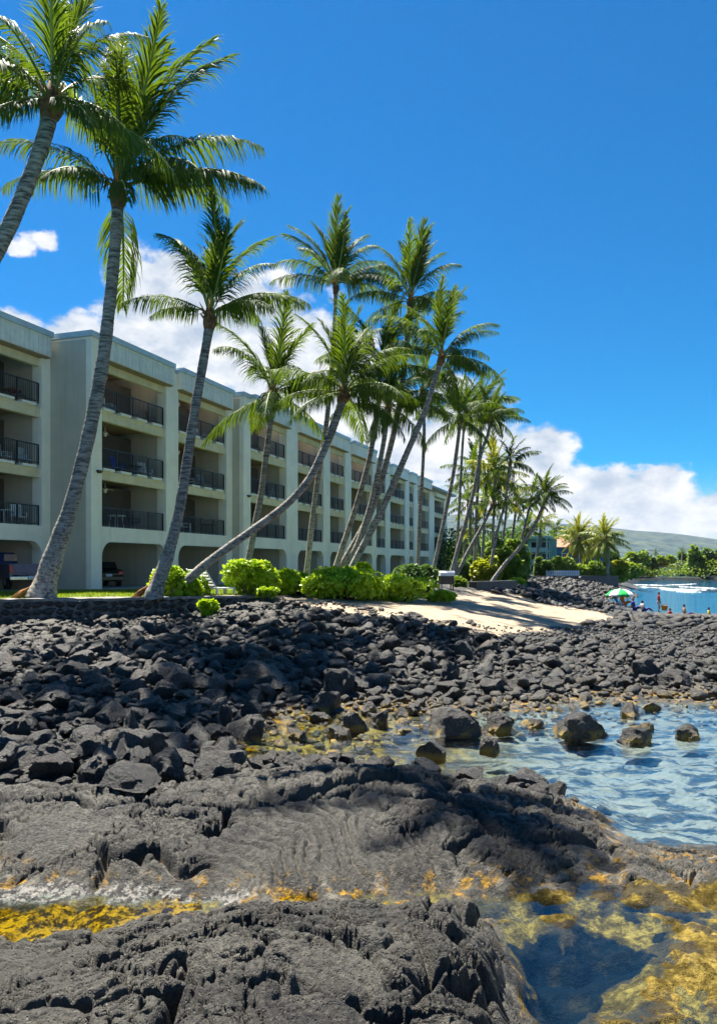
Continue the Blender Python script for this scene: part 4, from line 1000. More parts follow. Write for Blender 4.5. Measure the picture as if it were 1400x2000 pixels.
# white reclining chairs set on the lawn
def recliner(px, py, Y, rz, label):
    p = at(px, py, Y); o = empty('deck_chair', (p.x, p.y, LAWN_Z-.02), rz, label, 'deck chair', 'white deck chairs on the lawn')
    part('seat', MB().box(-.30, .30, -.75, .15, .26, .31), 'white', o)
    T_ = Matrix.Translation((0, .15, .30)) @ Matrix.Rotation(-.62, 4, 'X'); b = MB()
    for k in range(6): b.box(-.30, .30, -.012, .012, .03+.15*k, .15+.15*k, T_)
    b.box(-.32, -.28, -.02, .02, 0, .95, T_).box(.28, .32, -.02, .02, 0, .95, T_); part('backrest', b, 'white', o)
    for sx in (-1, 1):
        for y in (-.7, .1): part('leg', MB().box(sx*.28-.02, sx*.28+.02, y-.03, y+.03, 0, .27), 'white', o)
recliner(402, 1143, 31.0, 2.35, 'left white reclining deck chair behind the long leaning palm trunk')
recliner(421, 1142, 31.0, 2.35, 'right white reclining deck chair with its back to the bright shrub')

# ------------------------------------------------------------------ coconut palms
def frond_mesh(name, e0, seed, mat, nl=82, droop=None, lmax=.24, wmax=.0058, hang=None):
    r = random.Random(seed)
    if droop is None: droop = float(np.interp(e0, [-60, -30, 0, 25, 45, 65, 82], [18, 36, 50, 62, 66, 52, 28]))*r.uniform(.8, 1.2)
    if hang is None: hang = float(np.interp(e0, [-30, 10, 45, 70, 84], [1.4, 1.7, 1.3, .65, .35]))
    n = 26; pts = [Vector((0, 0, 0))]; tans = []
    twist = r.uniform(-.25, .25)
    for i in range(n):
        t = i/(n-1); th = R(e0-droop*t**1.5); a = twist*t*t
        T = Vector((math.cos(th)*math.cos(a), math.cos(th)*math.sin(a), math.sin(th))); tans.append(T); pts.append(pts[-1]+T/n)
    V = []; Fq = []
    # stem: a flat tapering tube
    for i in range(0, n+1, 2):
        T = tans[min(i, n-1)]; S = T.cross(Vector((0, 0, 1)))
        if S.length < .05: S = Vector((0, 1, 0))
        S.normalize(); U = S.cross(T); w = .011*(1-i/n)**.8+.0016
        if i == 0: w *= 2.0
        V += [pts[i]+S*w, pts[i]+U*w*.7, pts[i]-S*w, pts[i]-U*w*.7]
    ns = len(V)//4
    for i in range(ns-1):
        for k in range(4): Fq.append((4*i+k, 4*i+(k+1) % 4, 4*i+4+(k+1) % 4, 4*i+4+k))
    nst = len(Fq); gaps = [(r.uniform(.35, .98), r.uniform(.008, .03), r.choice((-1, 1))) for _ in range(r.randint(2, 5))]
    for sgn in (-1, 1):
        for k in range(nl):
            t = .17+.83*(k+r.random()*.8)/nl
            if t >= 1: t = .999
            fi = t*n; i = min(int(fi), n-1); p = pts[i].lerp(pts[i+1], fi-i); T = tans[i]
            S = T.cross(Vector((0, 0, 1)))
            if S.length < .08: S = Vector((0, 1, 0))
            S.normalize(); U = S.cross(T)
            l = lmax*(math.sin(math.pi*min(1, .18+.80*t**.85))**.62+.12)*r.uniform(.82, 1.12)
            hi = min(1, max(0, (e0-42)/30)); fwd = .40+.5*t+hi*.75; up = r.uniform(.05, .3)*(.3+.7*hi)
            d0 = (S*sgn*r.uniform(.7, 1)*(1-.35*hi)+T*fwd+U*up+Vector((0, 0, -.55*(1-hi)*r.uniform(.5, 1.3)))).normalized()
            if r.random() < .06: l *= r.uniform(.3, .6)
            if any(abs(t-a) < b and q_ == sgn for a, b, q_ in gaps): l *= r.uniform(.15, .45)
            g = hang*r.uniform(.7, 1.35)
            d1 = (d0+Vector((0, 0, -g*.75))).normalized(); d2 = (d1+Vector((0, 0, -g*.9))).normalized()
            p1 = p+d0*l*.36; p2 = p1+d1*l*.34; p3 = p2+d2*l*.32
            w = wmax*r.uniform(.8, 1.2)*(1.1-.45*t); q = (T-d0*T.dot(d0)).normalized(); q = (q*.75+U*.5*r.uniform(-1, 1)).normalized()
            b = len(V); V += [p-q*w*.55, p+q*w*.55, p1-q*w, p1+q*w, p2-q*w*.85, p2+q*w*.85, p3, p3+q*w*.1]
            Fq += [(b, b+2, b+3, b+1), (b+2, b+4, b+5, b+3), (b+4, b+6, b+7, b+5)]
    me = np_mesh(name, np.array([v[:] for v in V]), np.array(Fq), mt['rachis'], True); me.materials.append(mt[mat])
    mi = np.ones(len(Fq), np.int32); mi[:nst] = 0; me.polygons.foreach_set('material_index', mi)
    return me
ELS = [-55, -30, -8, 12, 32, 52, 70, 84]
FR = {(m_, e): [frond_mesh('frond', e, 1000+100*j+e, m_) for j in range(3)] for e in ELS for m_ in ('frond',)}
FR.update({('frond_gold', e): [frond_mesh('frond', e, 3000+e, 'frond_gold')] for e in ELS})
FARF = {(m_, e): [frond_mesh('frond', e, 5000+100*j+e, m_, nl=30, wmax=.013, lmax=.24)for j in range(2)] for e in ELS for m_ in ('frond', 'frond_gold')}
def add_fronds(root, top, L, n, seed, explicit=(), mat='frond', far=False, lean=0, e_lo=-40, wind=0.0, e_hi=84):
    r = random.Random(seed); bank = FARF if far else FR
    lst = list(explicit)
    n = max(3, int(n*1.0))
    for k in range(n):
        t = (k+.5)/n; e = e_hi+(max(e_lo, -22 if not far else e_lo)-e_hi)*t**1.35+r.uniform(-9, 9)
        azd = k*137.5+r.uniform(-16, 16)
        if wind and e > 0 and math.cos(R(azd)) < -.3 and r.random() < wind: azd = 180-azd
        lst.append((azd, e, r.uniform(.82, 1.08)))
    for azd, e, f in lst:
        ek = min(ELS, key=lambda q: abs(q-e)); me = r.choice(bank[(mat, ek)])
        link('frond', me, root, top+Vector((0, 0, r.uniform(-.02, .03)*L)), (r.uniform(-.25, .25), R(ek-e)*.9, R(azd)), L*f*r.uniform(.97, 1.03))
def catmull(pts, step):
    P = [2*pts[0]-pts[1]]+pts+[2*pts[-1]-pts[-2]]; out = []
    for i in range(1, len(P)-2):
        n = max(2, int((P[i+1]-P[i]).length/step))
        for k in range(n):
            t = k/n; a, b, c, d = P[i-1], P[i], P[i+1], P[i+2]
            out.append(.5*((2*b)+(c-a)*t+(2*a-5*b+4*c-d)*t*t+(3*b-a-3*c+d)*t**3))
    out.append(P[-2]); return out
PALM_N = 0
def palm(path, Y, wpx, crown, n, label, L=None, Yt=None, explicit=(), mat='frond', far=False, flare=False, seed=None, e_lo=-40, group=None, wind=.35, e_hi=84, zb=None):
    """path: photograph pixels from foot to crown; Y: distance of the foot; wpx: trunk width in pixels low, mid, top; crown: frond length in pixels"""
    global PALM_N; PALM_N += 1; seed = seed or 50+PALM_N
    Yt = Yt or Y; m = len(path); tot = path[0][1]-path[-1][1]
    W_ = [at(x, y, Y+(Yt-Y)*(path[0][1]-y)/max(tot, 1)) for x, y in path]
    g = zb if zb is not None else max(.0, float(base_z(np.array([W_[0].x]), np.array([W_[0].y]))[0]))
    if W_[0].y < 38 and W_[0].x < -3: g = max(g, LAWN_Z)
    if W_[0].z > g: W_.insert(0, Vector((W_[0].x-.12*(W_[0].z-g), W_[0].y, g-.1)))
    else: W_[0].z = g-.1
    loc = W_[0].copy(); loc.z = g
    root = empty('coconut_palm', loc, 0, label, 'palm tree', group)
    pts = catmull([p-loc for p in W_], .07 if Y < 33 else (.16 if Y < 60 else .5))
    s = Y/F; nP = len(pts); rad = []; wpx = tuple(q*.80 for q in wpx)
    for i in range(nP):
        t = i/(nP-1); r = np.interp(t, [0, .06, .25, .6, .93, 1], [wpx[0]/2, (wpx[0]*.45+wpx[1]*.55)/2, wpx[1]/2*1.05, wpx[1]/2*.95, wpx[2]/2, wpx[2]/2*1.15])*s
        ring = 1+(.045*((i % 3)/2-.5) if Y < 33 else .03*((i % 2)-.5))+.03*math.sin(i*.37)
        rad.append(r*ring)
    MB().tube(pts, rad, 12 if Y < 33 else 7).build('trunk', mt['trunk'], root, True)
    top = pts[-1]; td = (pts[-1]-pts[-3]).normalized()
    L_ = crown*.96*s; rt = rad[-1]
    fb = MB(); rr = random.Random(seed)
    fb.tube([top-td*L_*.10, top-td*L_*.05, top, top+Vector((0, 0, L_*.05)), top+Vector((0, 0, L_*.16))], [rt*1.0, rt*1.32, rt*1.35, rt*.95, rt*.3], 9)
    if not far:
        for k in range(10):
            a = rr.uniform(0, 6.28); h = rr.uniform(-.08, .03)*L_; d = Vector((math.cos(a), math.sin(a), 0))
            fb.tube([top+d*rt*.9+Vector((0, 0, h)), top+d*rt*1.5+Vector((0, 0, h+.03*L_)), top+d*rt*rr.uniform(1.7, 2.4)+Vector((0, 0, h+rr.uniform(.02, .07)*L_))], [rt*.28, rt*.2, rt*.07], 5)
    fb.build('crown_fibre', mt['fibre'], root, True)
    if not far:
        for k in range(2):
            a = rr.uniform(-2.8, -.3); d = Vector((math.cos(a), math.sin(a), 0)); st = MB()
            st.tube([top+d*rt*.8, top+d*L_*.06+Vector((0, 0, .06*L_)), top+d*L_*.10+Vector((0, 0, .12*L_))], [rt*.22, rt*.2, rt*.05], 5)
            for q in range(4): st.tube([top+d*L_*.05+Vector((0, 0, .05*L_)), top+d*L_*rr.uniform(.08, .13)+Vector((rr.uniform(-.04, .04)*L_, 0, rr.uniform(-.04, .08)*L_))], [rt*.09, rt*.04], 4)
            st.build('flower_stalk', mt['stalk'], root, True)
    if flare:
        rb = MB(); sd = flare
        for k in range(5):
            a = R(180)+rr.uniform(-.7, .7) if sd < 0 else rr.uniform(-.7, .7); d = Vector((math.cos(a), math.sin(a)*.7, 0)); w = rr.uniform(.8, 1.25)
            k2 = min(nP-1, 22); up = pts[k2]-d*0
            rb.tube([pts[k2]+d*rad[k2]*.8, pts[9]+d*rad[9]*1.0, pts[0]+d*(rad[0]*1.0+.10*w)+Vector((0, 0, .32)), pts[0]+d*(rad[0]+.50*w)+Vector((0, 0, -.02))], [.02, .06, .09, .06], 7)
        rb.build('root_flare', mt['root'], root, True)
    add_fronds(root, top+Vector((0, 0, L_*.02)), L_, n, seed, explicit, mat, far, e_lo=e_lo, wind=wind, e_hi=e_hi)
    return root

palm([(-170, 800), (-120, 690), (-50, 560), (0, 480), (50, 370), (88, 265), (103, 200)], 25.5, (48, 40, 32), 270, 9, 'palm at the top left corner with a dark trunk leaning in from the left edge', Yt=23.0, zb=2.13,
     explicit=[(180, 20, 1.0), (150, 40, 1), (200, 0, .95), (0, 60, .8), (-90, 20, .9), (-60, -20, .8), (-120, -30, .9), (-20, -15, .8), (170, 60, 1.0), (90, 84, 1.0)], e_lo=-35)
palm([(82, 1166), (104, 1090), (135, 1000), (162, 900), (184, 800), (202, 700), (214, 600), (222, 520), (228, 440), (232, 375)], 27.9, (78, 33, 27), 345, 7, 'tall near palm with curved pale foot and windblown fronds before the grey pier', flare=-1,
     explicit=[(4, 62, 1.0), (-6, 40, .95), (-12, 14, .98), (10, 74, 1.05), (100, 84, 1.15), (185, 80, 1.05), (-60, 70, 1.0), (-80, 55, .9), (178, 26, .72), (195, 45, .75), (-40, 30, .7), (150, 70, 1.0), (-70, -12, .62), (-110, 0, .6)], e_lo=-15)
palm([(302, 1160), (328, 1085), (350, 1000), (366, 900), (381, 800), (395, 720), (407, 650), (410, 622)], 28.4, (52, 25, 22), 235, 6, 'second near palm whose foot stands against the bright shrub by the wall', flare=-1,
     explicit=[(180, 32, .82), (168, 22, .62), (0, 30, .92), (60, 78, 1.05), (20, 72, 1.0), (-90, 70, 1.0), (-120, 60, .9), (130, 72, 1.02), (-30, 48, .85)], e_lo=5)
palm([(348, 1152), (400, 1104), (450, 1066), (505, 1027), (560, 985), (602, 938), (632, 880), (655, 822), (672, 770)], 29.5, (30, 19, 20), 185, 14, 'palm with the very long trunk leaning low to the right across the facade', e_lo=-25,
     explicit=[(0, 50, 1), (180, 40, 1), (90, 80, 1), (-60, 60, 1), (-120, 20, .8), (-40, 0, .8), (70, 72, 1.1)])
palm([(482, 1112), (496, 1040), (511, 960), (521, 880), (529, 820), (534, 770)], 37, (22, 16, 14), 190, 18, 'palm with leafy round crown between the second pier and the long leaning trunk', e_lo=-40)
palm([(600, 1110), (612, 1000), (623, 920), (637, 830), (648, 720), (654, 620), (656, 560)], 43, (18, 13, 10), 165, 11, 'slim tall palm whose crown stands alone above the long leaning one', e_lo=0,
     explicit=[(180, 28, .85), (175, 48, .9), (0, 42, .8), (20, 58, .8), (90, 82, 1.0), (-80, 80, 1.0), (60, 76, .95), (160, 70, .95)])
palm([(655, 1112), (690, 1005), (715, 920), (730, 850), (738, 790), (742, 720)], 42, (20, 14, 12), 165, 17, 'left palm of the leaning cluster with a crown of mixed fronds', e_lo=-40)
palm([(664, 1112), (722, 1005), (755, 900), (780, 790), (792, 690), (802, 590)], 43, (20, 15, 12), 150, 12, 'tall palm of the leaning cluster with a brush of upright fronds', e_lo=-45,
     explicit=[(90, 84, 1), (-90, 80, 1), (30, 78, .95), (150, 76, 1), (180, 25, .9), (175, 45, .85), (0, 30, .8), (-60, 72, .9)])
palm([(684, 1116), (746, 995), (793, 888), (828, 806), (848, 745), (862, 700)], 38, (21, 16, 12), 160, 12, 'palm at the right of the leaning cluster arching out over the bushes', e_lo=-20,
     explicit=[(60, 80, 1), (-70, 76, 1), (0, 48, .8), (10, 28, .7), (20, 5, .62), (180, 30, .8), (170, 60, .8), (-120, 50, .8)])
palm([(676, 1112), (703, 1050), (727, 970), (748, 870), (757, 800)], 41, (16, 13, 12), 140, 17, 'short palm of the leaning cluster with a low drooping crown', e_lo=-45)
palm([(815, 1115), (820, 1000), (826, 900), (828, 830), (824, 770)], 50, (12, 9, 8), 110, 17, 'slender upright palm before the far balconies', e_lo=-30)
palm([(845, 1120), (868, 1010), (884, 930), (894, 860), (898, 820)], 55, (13, 10, 9), 100, 19, 'palm with dense crown just past the end of the apartment block', e_lo=-35)
palm([(889, 1120), (896, 1000), (901, 900), (905, 840), (908, 810)], 60, (9, 7, 6), 85, 16, 'thin palm close behind the dense crown past the block', e_lo=-30)
palm([(880, 1122), (920, 978), (938, 890), (952, 850), (958, 820)], 58, (13, 10, 8), 82, 17, 'right of the two high palms past the end of the block', e_lo=-30)
palm([(926, 1120), (930, 1000), (936, 900), (939, 840), (938, 800)], 62, (9, 8, 7), 88, 17, 'left of the two high palms past the end of the block', e_lo=-30)
G_ = 'palms of the grove past the apartment block'
GROVE = ['palm of the grove with a sparse crown and one long frond to the right', 'dark palm in the middle of the grove', 'dark palm at the left side of the grove crown mass',
         'golden green palm at the centre of the grove', 'golden green palm behind the sparse crowned one', 'small thin palm right of the golden ones in the grove',
         'palm standing just left of the lone leaning palm crown', 'leftmost low palm of the grove beside the block end', 'small palm low behind the lone leaning trunk', 'low golden palm over the teal flats', 'low golden palm at the foot of the grove']
for i, (pth, Y, cr, n, ml) in enumerate([([(955, 1120), (970, 1040), (985, 985), (993, 930), (996, 905)], 60, 66, 12, 'frond'), ([(940, 1118), (944, 1040), (948, 980), (950, 950)], 66, 80, 20, 'frond'),
        ([(925, 1118), (918, 1040), (920, 970), (924, 925)], 70, 80, 18, 'frond'), ([(960, 1118), (962, 1040), (966, 960), (968, 925)], 64, 82, 20, 'frond_gold'),
        ([(975, 1110), (982, 1050), (988, 1000), (990, 975)], 75, 66, 18, 'frond_gold'), ([(990, 1110), (998, 1060), (1005, 1010), (1007, 985)], 78, 46, 16, 'frond'),
        ([(1000, 1110), (1018, 1050), (1030, 1005), (1037, 975)], 76, 56, 15, 'frond'), ([(905, 1112), (908, 1050), (912, 1010), (914, 985)], 74, 60, 16, 'frond'), ([(1020, 1110), (1024, 1075), (1028, 1045), (1030, 1035)], 88, 48, 16, 'frond'),
        ([(1045, 1100), (1052, 1060), (1055, 1035), (1056, 1020)], 98, 44, 16, 'frond_gold'), ([(945, 1118), (936, 1075), (932, 1050), (930, 1030)], 72, 55, 16, 'frond_gold')]):
    palm(pth, Y, (9, 7, 6), cr, n, GROVE[i], mat=ml, far=True, group=G_)
palm([(890, 1128), (915, 1075), (940, 1030), (955, 1000), (962, 985)], 60, (11, 9, 8), 56, 12, 'pale bent palm trunk leaning right at the foot of the grove', far=True)
palm([(958, 1140), (985, 1102), (1014, 1070), (1040, 1032), (1056, 998), (1064, 972)], 54, (11, 9, 8), 62, 24, 'lone palm with round bushy crown leaning out over the dark retaining wall', far=False, e_lo=-50)
palm([(1085, 1085), (1086, 1060), (1086, 1040), (1086, 1032)], 120, (4, 4, 3), 26, 16, 'small distant palm standing behind the brown roof', far=True)
palm([(1125, 1108), (1126, 1085), (1128, 1062), (1130, 1052)], 102, (9, 9, 8), 54, 40, 'golden palm with hanging yellow fronds right of the brown roof', mat='frond_gold', far=True, e_lo=-70)
palm([(1186, 1110), (1184, 1085), (1182, 1062), (1180, 1054)], 98, (12, 11, 10), 52, 40, 'thick trunked golden palm nearest to the bay', mat='frond_gold', far=True, e_lo=-70)
palm([(1160, 1108), (1160, 1085), (1158, 1070), (1158, 1066)], 108, (7, 7, 6), 44, 30, 'middle one of the three golden palms by the bay', mat='frond_gold', far=True, e_lo=-60)
palm([(1330, 1112), (1330, 1095), (1331, 1082), (1331, 1078)], 205, (3, 2.6, 2.4), 14, 14, 'lone small palm rising over the trees across the bay', far=True, zb=.5)
palm([(1277, 1112), (1277, 1095), (1278, 1083), (1278, 1080)], 205, (2.6, 2.4, 2), 12, 12, 'little dark palm left of the low houses across the bay', far=True, zb=.5)
# palm standing just out of the picture on the left; its crown shades the middle of the lava shelf
palm([(-560, 1300), (-420, 600), (-200, 60), (60, -300), (200, -330), (312, -421)], 20, (40, 30, 26), 200, 14, 'palm outside the picture whose crown shades the lava shelf', Yt=17.4, zb=1.9, e_lo=-10)

# ------------------------------------------------------------------ shrubs
def shrub(name, c, r3, n, size, mat, label, lobes=6, seed=1, cat='shrub', group=None, stems=True, flat=.35, parent=None):
    r = np.random.default_rng(seed); c = Vector(c); r3 = np.array(r3)
    cen = [np.array([r.uniform(-.62, .62)*r3[0], r.uniform(-.6, .6)*r3[1], r3[2]*r.uniform(.18, .66)]) for _ in range(lobes)]
    rad = [r3*np.array([.42, .48, .40])*r.uniform(.75, 1.15) for _ in range(lobes)]
    V = []; k = n//lobes
    for q, ra in zip(cen, rad):
        d = r.normal(size=(k, 3)); d /= np.linalg.norm(d, axis=1)[:, None]; d[:, 2] = np.where(d[:, 2] < -.1, d[:, 2]*np.where(r.random(k) < .5, -1, .8), d[:, 2])
        rr = r.uniform(.62, 1.03, k)[:, None]; p = q+d*ra*rr
        p[:, 2] = np.maximum(p[:, 2], .03)
        # rosettes of five leaves, each leaf a folded kite
        a0 = r.uniform(0, 6.28, k)
        up = d+np.array([0, 0, .55]); up /= np.linalg.norm(up, axis=1)[:, None]
        ref = np.where(np.abs(up[:, 2:]) < .9, np.array([[0, 0, 1.]]), np.array([[1., 0, 0]])); e1 = np.cross(up, ref); e1 /= np.linalg.norm(e1, axis=1)[:, None]; e2 = np.cross(up, e1)
        for j in range(5):
            a = a0+j*1.2566+r.uniform(-.2, .2, k); o = e1*np.cos(a)[:, None]+e2*np.sin(a)[:, None]; sd = np.cross(up, o)
            L = size*r.uniform(.7, 1.25, k)[:, None]; dirr = o*.85+up*(.25+.5*r.random(k)[:, None])
            w = L*flat
            V.append(np.stack([p, p+dirr*L*.6-sd*w, p+dirr*L+up*L*.05, p+dirr*L*.6+sd*w], 1))
    V = np.concatenate(V).reshape(-1, 3); Fc = np.arange(len(V)).reshape(-1, 4)
    root = empty(name, c, 0, label, cat, group) if parent is None else parent
    link('foliage', np_mesh('foliage', V, Fc, mt[mat], False), root)
    if stems:
        mb = MB()
        for q in cen: mb.tube([(q[0]*.25, q[1]*.25, -.05), (q[0]*.6, q[1]*.6, q[2]*.45), tuple(q)], [.035*max(1, r3[2]), .025*max(1, r3[2]), .012], 5)
        mb.build('stem', mt['stem'], root)
    return root
def bush(x0, x1, y0, y1, Y, mat, label, n=900, size=.17, dep=1.0, **kw):
    g = at((x0+x1)/2, y1, Y); rx = (x1-x0)/2*Y/F; h = (y1-y0)*Y/F
    zg = float(base_z(np.array([g.x]), np.array([g.y+rx*.3]))[0]) if Y < 125 else .45
    return shrub('shrub', (g.x, g.y+rx*.4, min(g.z, zg+.15) if abs(g.z-zg) < .6 else g.z), (rx*1.2, rx*.95*dep, h*1.10), int(n*1.25), size, mat, label, seed=int(x0+y0), **kw)
bush(288, 388, 1092, 1160, 29.6, 'bush', 'bright shrub behind the feet of the two palms at the stone wall', 1700, .15, lobes=9)
bush(442, 532, 1103, 1164, 31.5, 'bush', 'bright round shrub right of the white deck chairs', 1600, .15, lobes=8)
bush(528, 606, 1098, 1146, 34, 'bush', 'bright shrub next to the round one, set a little farther back', 1400, .15, lobes=7)
bush(600, 748, 1108, 1172, 33.5, 'bush', 'widest bright shrub below the leaning palm cluster', 2400, .16, lobes=14)
bush(712, 845, 1126, 1172, 34.5, 'bush', 'low bright shrub spreading from the widest one to the sand', 1800, .15, lobes=12)
bush(838, 894, 1154, 1173, 36, 'bush', 'small low bright creeper at the sand, last of the bright shrubs', 500, .13, lobes=6)
bush(772, 858, 1108, 1150, 44, 'bush_dark', 'dark green shrub behind the bright ones near the far garages', 1300, .18, lobes=8)
bush(690, 730, 1100, 1126, 37, 'bush', 'tuft of bright leaves at the feet of the leaning palms', 420, .17, lobes=4)
bush(383, 418, 1174, 1206, 27.6, 'bush', 'small bright weed growing at the foot of the stone wall', 170, .14, lobes=4, stems=False)
bush(495, 545, 1150, 1168, 30.8, 'bush', 'thin yellow green ground creeper below the round shrub', 160, .13, lobes=5, stems=False)
bush(885, 915, 1125, 1148, 50, 'bush_mid', 'small green shrub by the pale bin', 260, .2, lobes=4)
bush(1000, 1040, 1126, 1142, 62, 'bush', 'bright low plant on top of the dark retaining wall', 300, .2, lobes=5)
bush(925, 985, 1085, 1140, 60, 'yellow_leaf', 'yellow leaved shrub under the palm grove', 900, .28, lobes=8)
bush(945, 1035, 1058, 1136, 68, 'bush_mid', 'large dome shaped green tree behind the retaining wall', 1700, .34, lobes=12, cat='tree')
bush(885, 950, 1090, 1130, 66, 'bush_dark', 'dark shrub under the grove beside the end of the block', 700, .3, lobes=7)
bush(1070, 1122, 1088, 1132, 96, 'bush_mid', 'round clipped green shrub in front of the blue house', 1100, .34, lobes=8)
bush(1120, 1180, 1100, 1136, 97, 'bush_mid', 'loose green shrub on the sea wall under the golden palms', 800, .4, lobes=8)
bush(1165, 1225, 1096, 1134, 99, 'yellow_leaf', 'yellowish shrub right of the loose one on the sea wall', 800, .4, lobes=8)
bush(1205, 1262, 1098, 1132, 110, 'bush_mid', 'last green shrub on the sea wall, next to the bay', 700, .45, lobes=8)
bush(1050, 1078, 1092, 1130, 94, 'bush_dark', 'dark shrub between the teal flats and the clipped shrub', 500, .36, lobes=5)
TREES = ['bushy tree across the bay next to the last shrub of the sea wall', 'rounded tree across the bay under the little dark palm', 'rounded tree behind the white house with rusty roof', 'bushy tree under the lone small palm across the bay',
         'tall rounded tree left of the right edge white house', 'tallest tree at the right picture edge across the bay', 'low shoreline bush left of the white house across the bay', 'low bush on the shore before the two low houses', 'low bush on the shore right of the blue low house',
         'tree showing above the sea wall shrubs', 'tree behind the thick trunked golden palm', 'tree beyond the right picture edge across the bay']
for i, (x0, x1, y0) in enumerate([(1215, 1262, 1082), (1255, 1290, 1078), (1284, 1322, 1084), (1318, 1350, 1082), (1345, 1378, 1072), (1368, 1420, 1078), (1236, 1276, 1094), (1300, 1345, 1100), (1340, 1385, 1096), (1180, 1225, 1080), (1150, 1190, 1086), (1400, 1470, 1082)]):
    Yd = 192+5*(i % 4)
    bush(x0, x1, y0, 1122, Yd, ('bush_mid', 'bush_dark')[i % 2], TREES[i], 420, .75, lobes=7, cat='tree', group='trees across the bay')
def belt():
    r = np.random.default_rng(5); items = []
    n = 30000; x = r.uniform(30, 160, n); y = r.uniform(186, 245, n); u = r.random(n)
    h = (1.6+2.6*np.clip(.5+fbm2(x*.07, y*.07, 4, 31), 0, 1.2)+np.interp(y, [190, 262], [0, 2.2]))
    z = .4+h*np.sqrt(u); s = .55
    d = r.normal(size=(n, 3)); d /= np.linalg.norm(d, axis=1)[:, None]; e = np.cross(d, r.normal(size=(n, 3))); e /= np.linalg.norm(e, axis=1)[:, None]
    p = np.stack([x, y, z], -1); V = np.stack([p, p+d*s*.5+e*s*.3, p+d*s, p+d*s*.5-e*s*.3], 1).reshape(-1, 3)
    tag(link('undergrowth', np_mesh('undergrowth', V, np.arange(4*n).reshape(n, 4), mt['bush_mid'])), 'thick belt of green scrub along the shore across the bay', 'scrub', kind='stuff')
    # scrub behind the grove, left of the teal flats
    n = 16000; x = r.uniform(12, 36, n); y = r.uniform(112, 128, n); h = 3.5+3.5*np.clip(.5+fbm2(x*.15, y*.2, 4, 35), 0, 1.1)
    z = 2+h*r.random(n)**.6; p = np.stack([x, y, z], -1)
    d = r.normal(size=(n, 3)); d /= np.linalg.norm(d, axis=1)[:, None]; e = np.cross(d, r.normal(size=(n, 3))); e /= np.linalg.norm(e, axis=1)[:, None]; s = .5
    V = np.stack([p, p+d*s*.5+e*s*.3, p+d*s, p+d*s*.5-e*s*.3], 1).reshape(-1, 3)
    tag(link('undergrowth', np_mesh('undergrowth', V, np.arange(4*n).reshape(n, 4), mt['bush_dark'])), 'dense dark scrub behind the palm grove', 'scrub', kind='stuff')
belt()

# ------------------------------------------------------------------ walls, houses along the bay
def sea_wall(name, a, b, Y0, Y1, zt, label, zb=0):
    p, q = at(a, HY, Y0), at(b, HY, Y1); d = Vector((q.x-p.x, q.y-p.y, 0)); L = d.length; d.normalize(); nn = Vector((-d.y, d.x, 0))
    o = empty(name, (p.x, p.y, zb), math.atan2(d.y, d.x), label, 'wall')
    MB().box(0, L, 0, .6, 0, zt-zb-.12).build('face', mt['dark_wall'], o)
    MB().box(-.03, L+.03, -.05, .65, zt-zb-.118, zt-zb).build('coping_stone', mt['dark_wall'], o, bevel=.03)
    return o
w_ = sea_wall('retaining_wall', 930, 1008, 51, 55, 2.25, 'dark stone retaining wall below the lone leaning palm', .9)
p_, q_ = at(930, HY, 51), at(925, HY, 58)
sea_wall('sea_wall', 1050, 1207, 92, 97, 2.05, 'long dark sea wall under the bushes behind the umbrella', 0)
def picket():
    p, q = at(1066, HY, 93.6), at(1132, HY, 95.6); L = (q-p).length; o = empty('white_fence', (p.x, p.y, 2.04), math.atan2(q.y-p.y, q.x-p.x), 'low white picket fence on the sea wall', 'fence')
    MB().box(0, L, 0, .05, .16, .24).box(0, L, 0, .05, .46, .54).build('rail', mt['white'], o)
    n = int(L/.28)
    for i in range(n): link('picket', MB().box(.28*i, .28*i+.15, -.04, -.002, 0, .68).mesh('picket', mt['white']), o)
picket()
mt['teal'] = simple('teal wall', (.10, .30, .34), .8, .12, .6); mt['blue_wall'] = simple('blue wall', (.03, .17, .36), .8, .12, .6); mt['teal_light'] = simple('pale teal slab', (.30, .52, .54), .8, .1, 1)
mt['roof_brown'] = simple('weathered brown shingle', (.36, .20, .12), .9, .3, 2, .4, 8); mt['house_white'] = simple('white wall', (.72, .72, .69), .8, .06, 1); mt['roof_grey'] = simple('pale metal roof', (.62, .62, .62), .5, .1, .5); mt['roof_rust'] = simple('rusty roof', (.34, .16, .13), .7, .2, 1)
def flats():
    a, b = at(1026, HY, 105), at(1066, HY, 103.5); o = empty('teal_flats', (a.x, a.y, 2), math.atan2(b.y-a.y, b.x-a.x), 'teal block of flats with pale balcony slabs behind the dome tree', 'building')
    Wd = (b-a).length+.2; H = 5.0
    MB().box(0, Wd, .9, 4, 0, H).build('wall', mt['teal'], o); MB().box(-.3, Wd+.3, -.2, 4.2, H+.002, H+.3).build('roof', mt['teal_light'], o)
    for k in range(3):
        MB().box(-.1, Wd+.1, -.15, .898, 1.6*k-.05, 1.6*k+.12).build('balcony', mt['teal_light'], o)
        MB().box(-.1, Wd+.1, -.15, -.08, 1.6*k+.122, 1.6*k+.55).build('parapet', mt['teal_light'], o)
        for j in range(2):
            x = .4+j*Wd*.5; w = MB().box(x, x+Wd*.36, .85, .895, 1.6*k+.22, 1.6*k+1.40).build('window', mt['white'], o); MB().box(x+.06, x+Wd*.36-.06, .83, .848, 1.6*k+.28, 1.6*k+1.34).build('pane', mt['glass'], w)
    for x in (0, Wd/2, Wd-.2): MB().box(x, x+.2, -.12, .1, .13, H).build('post', mt['teal_light'], o)
flats()
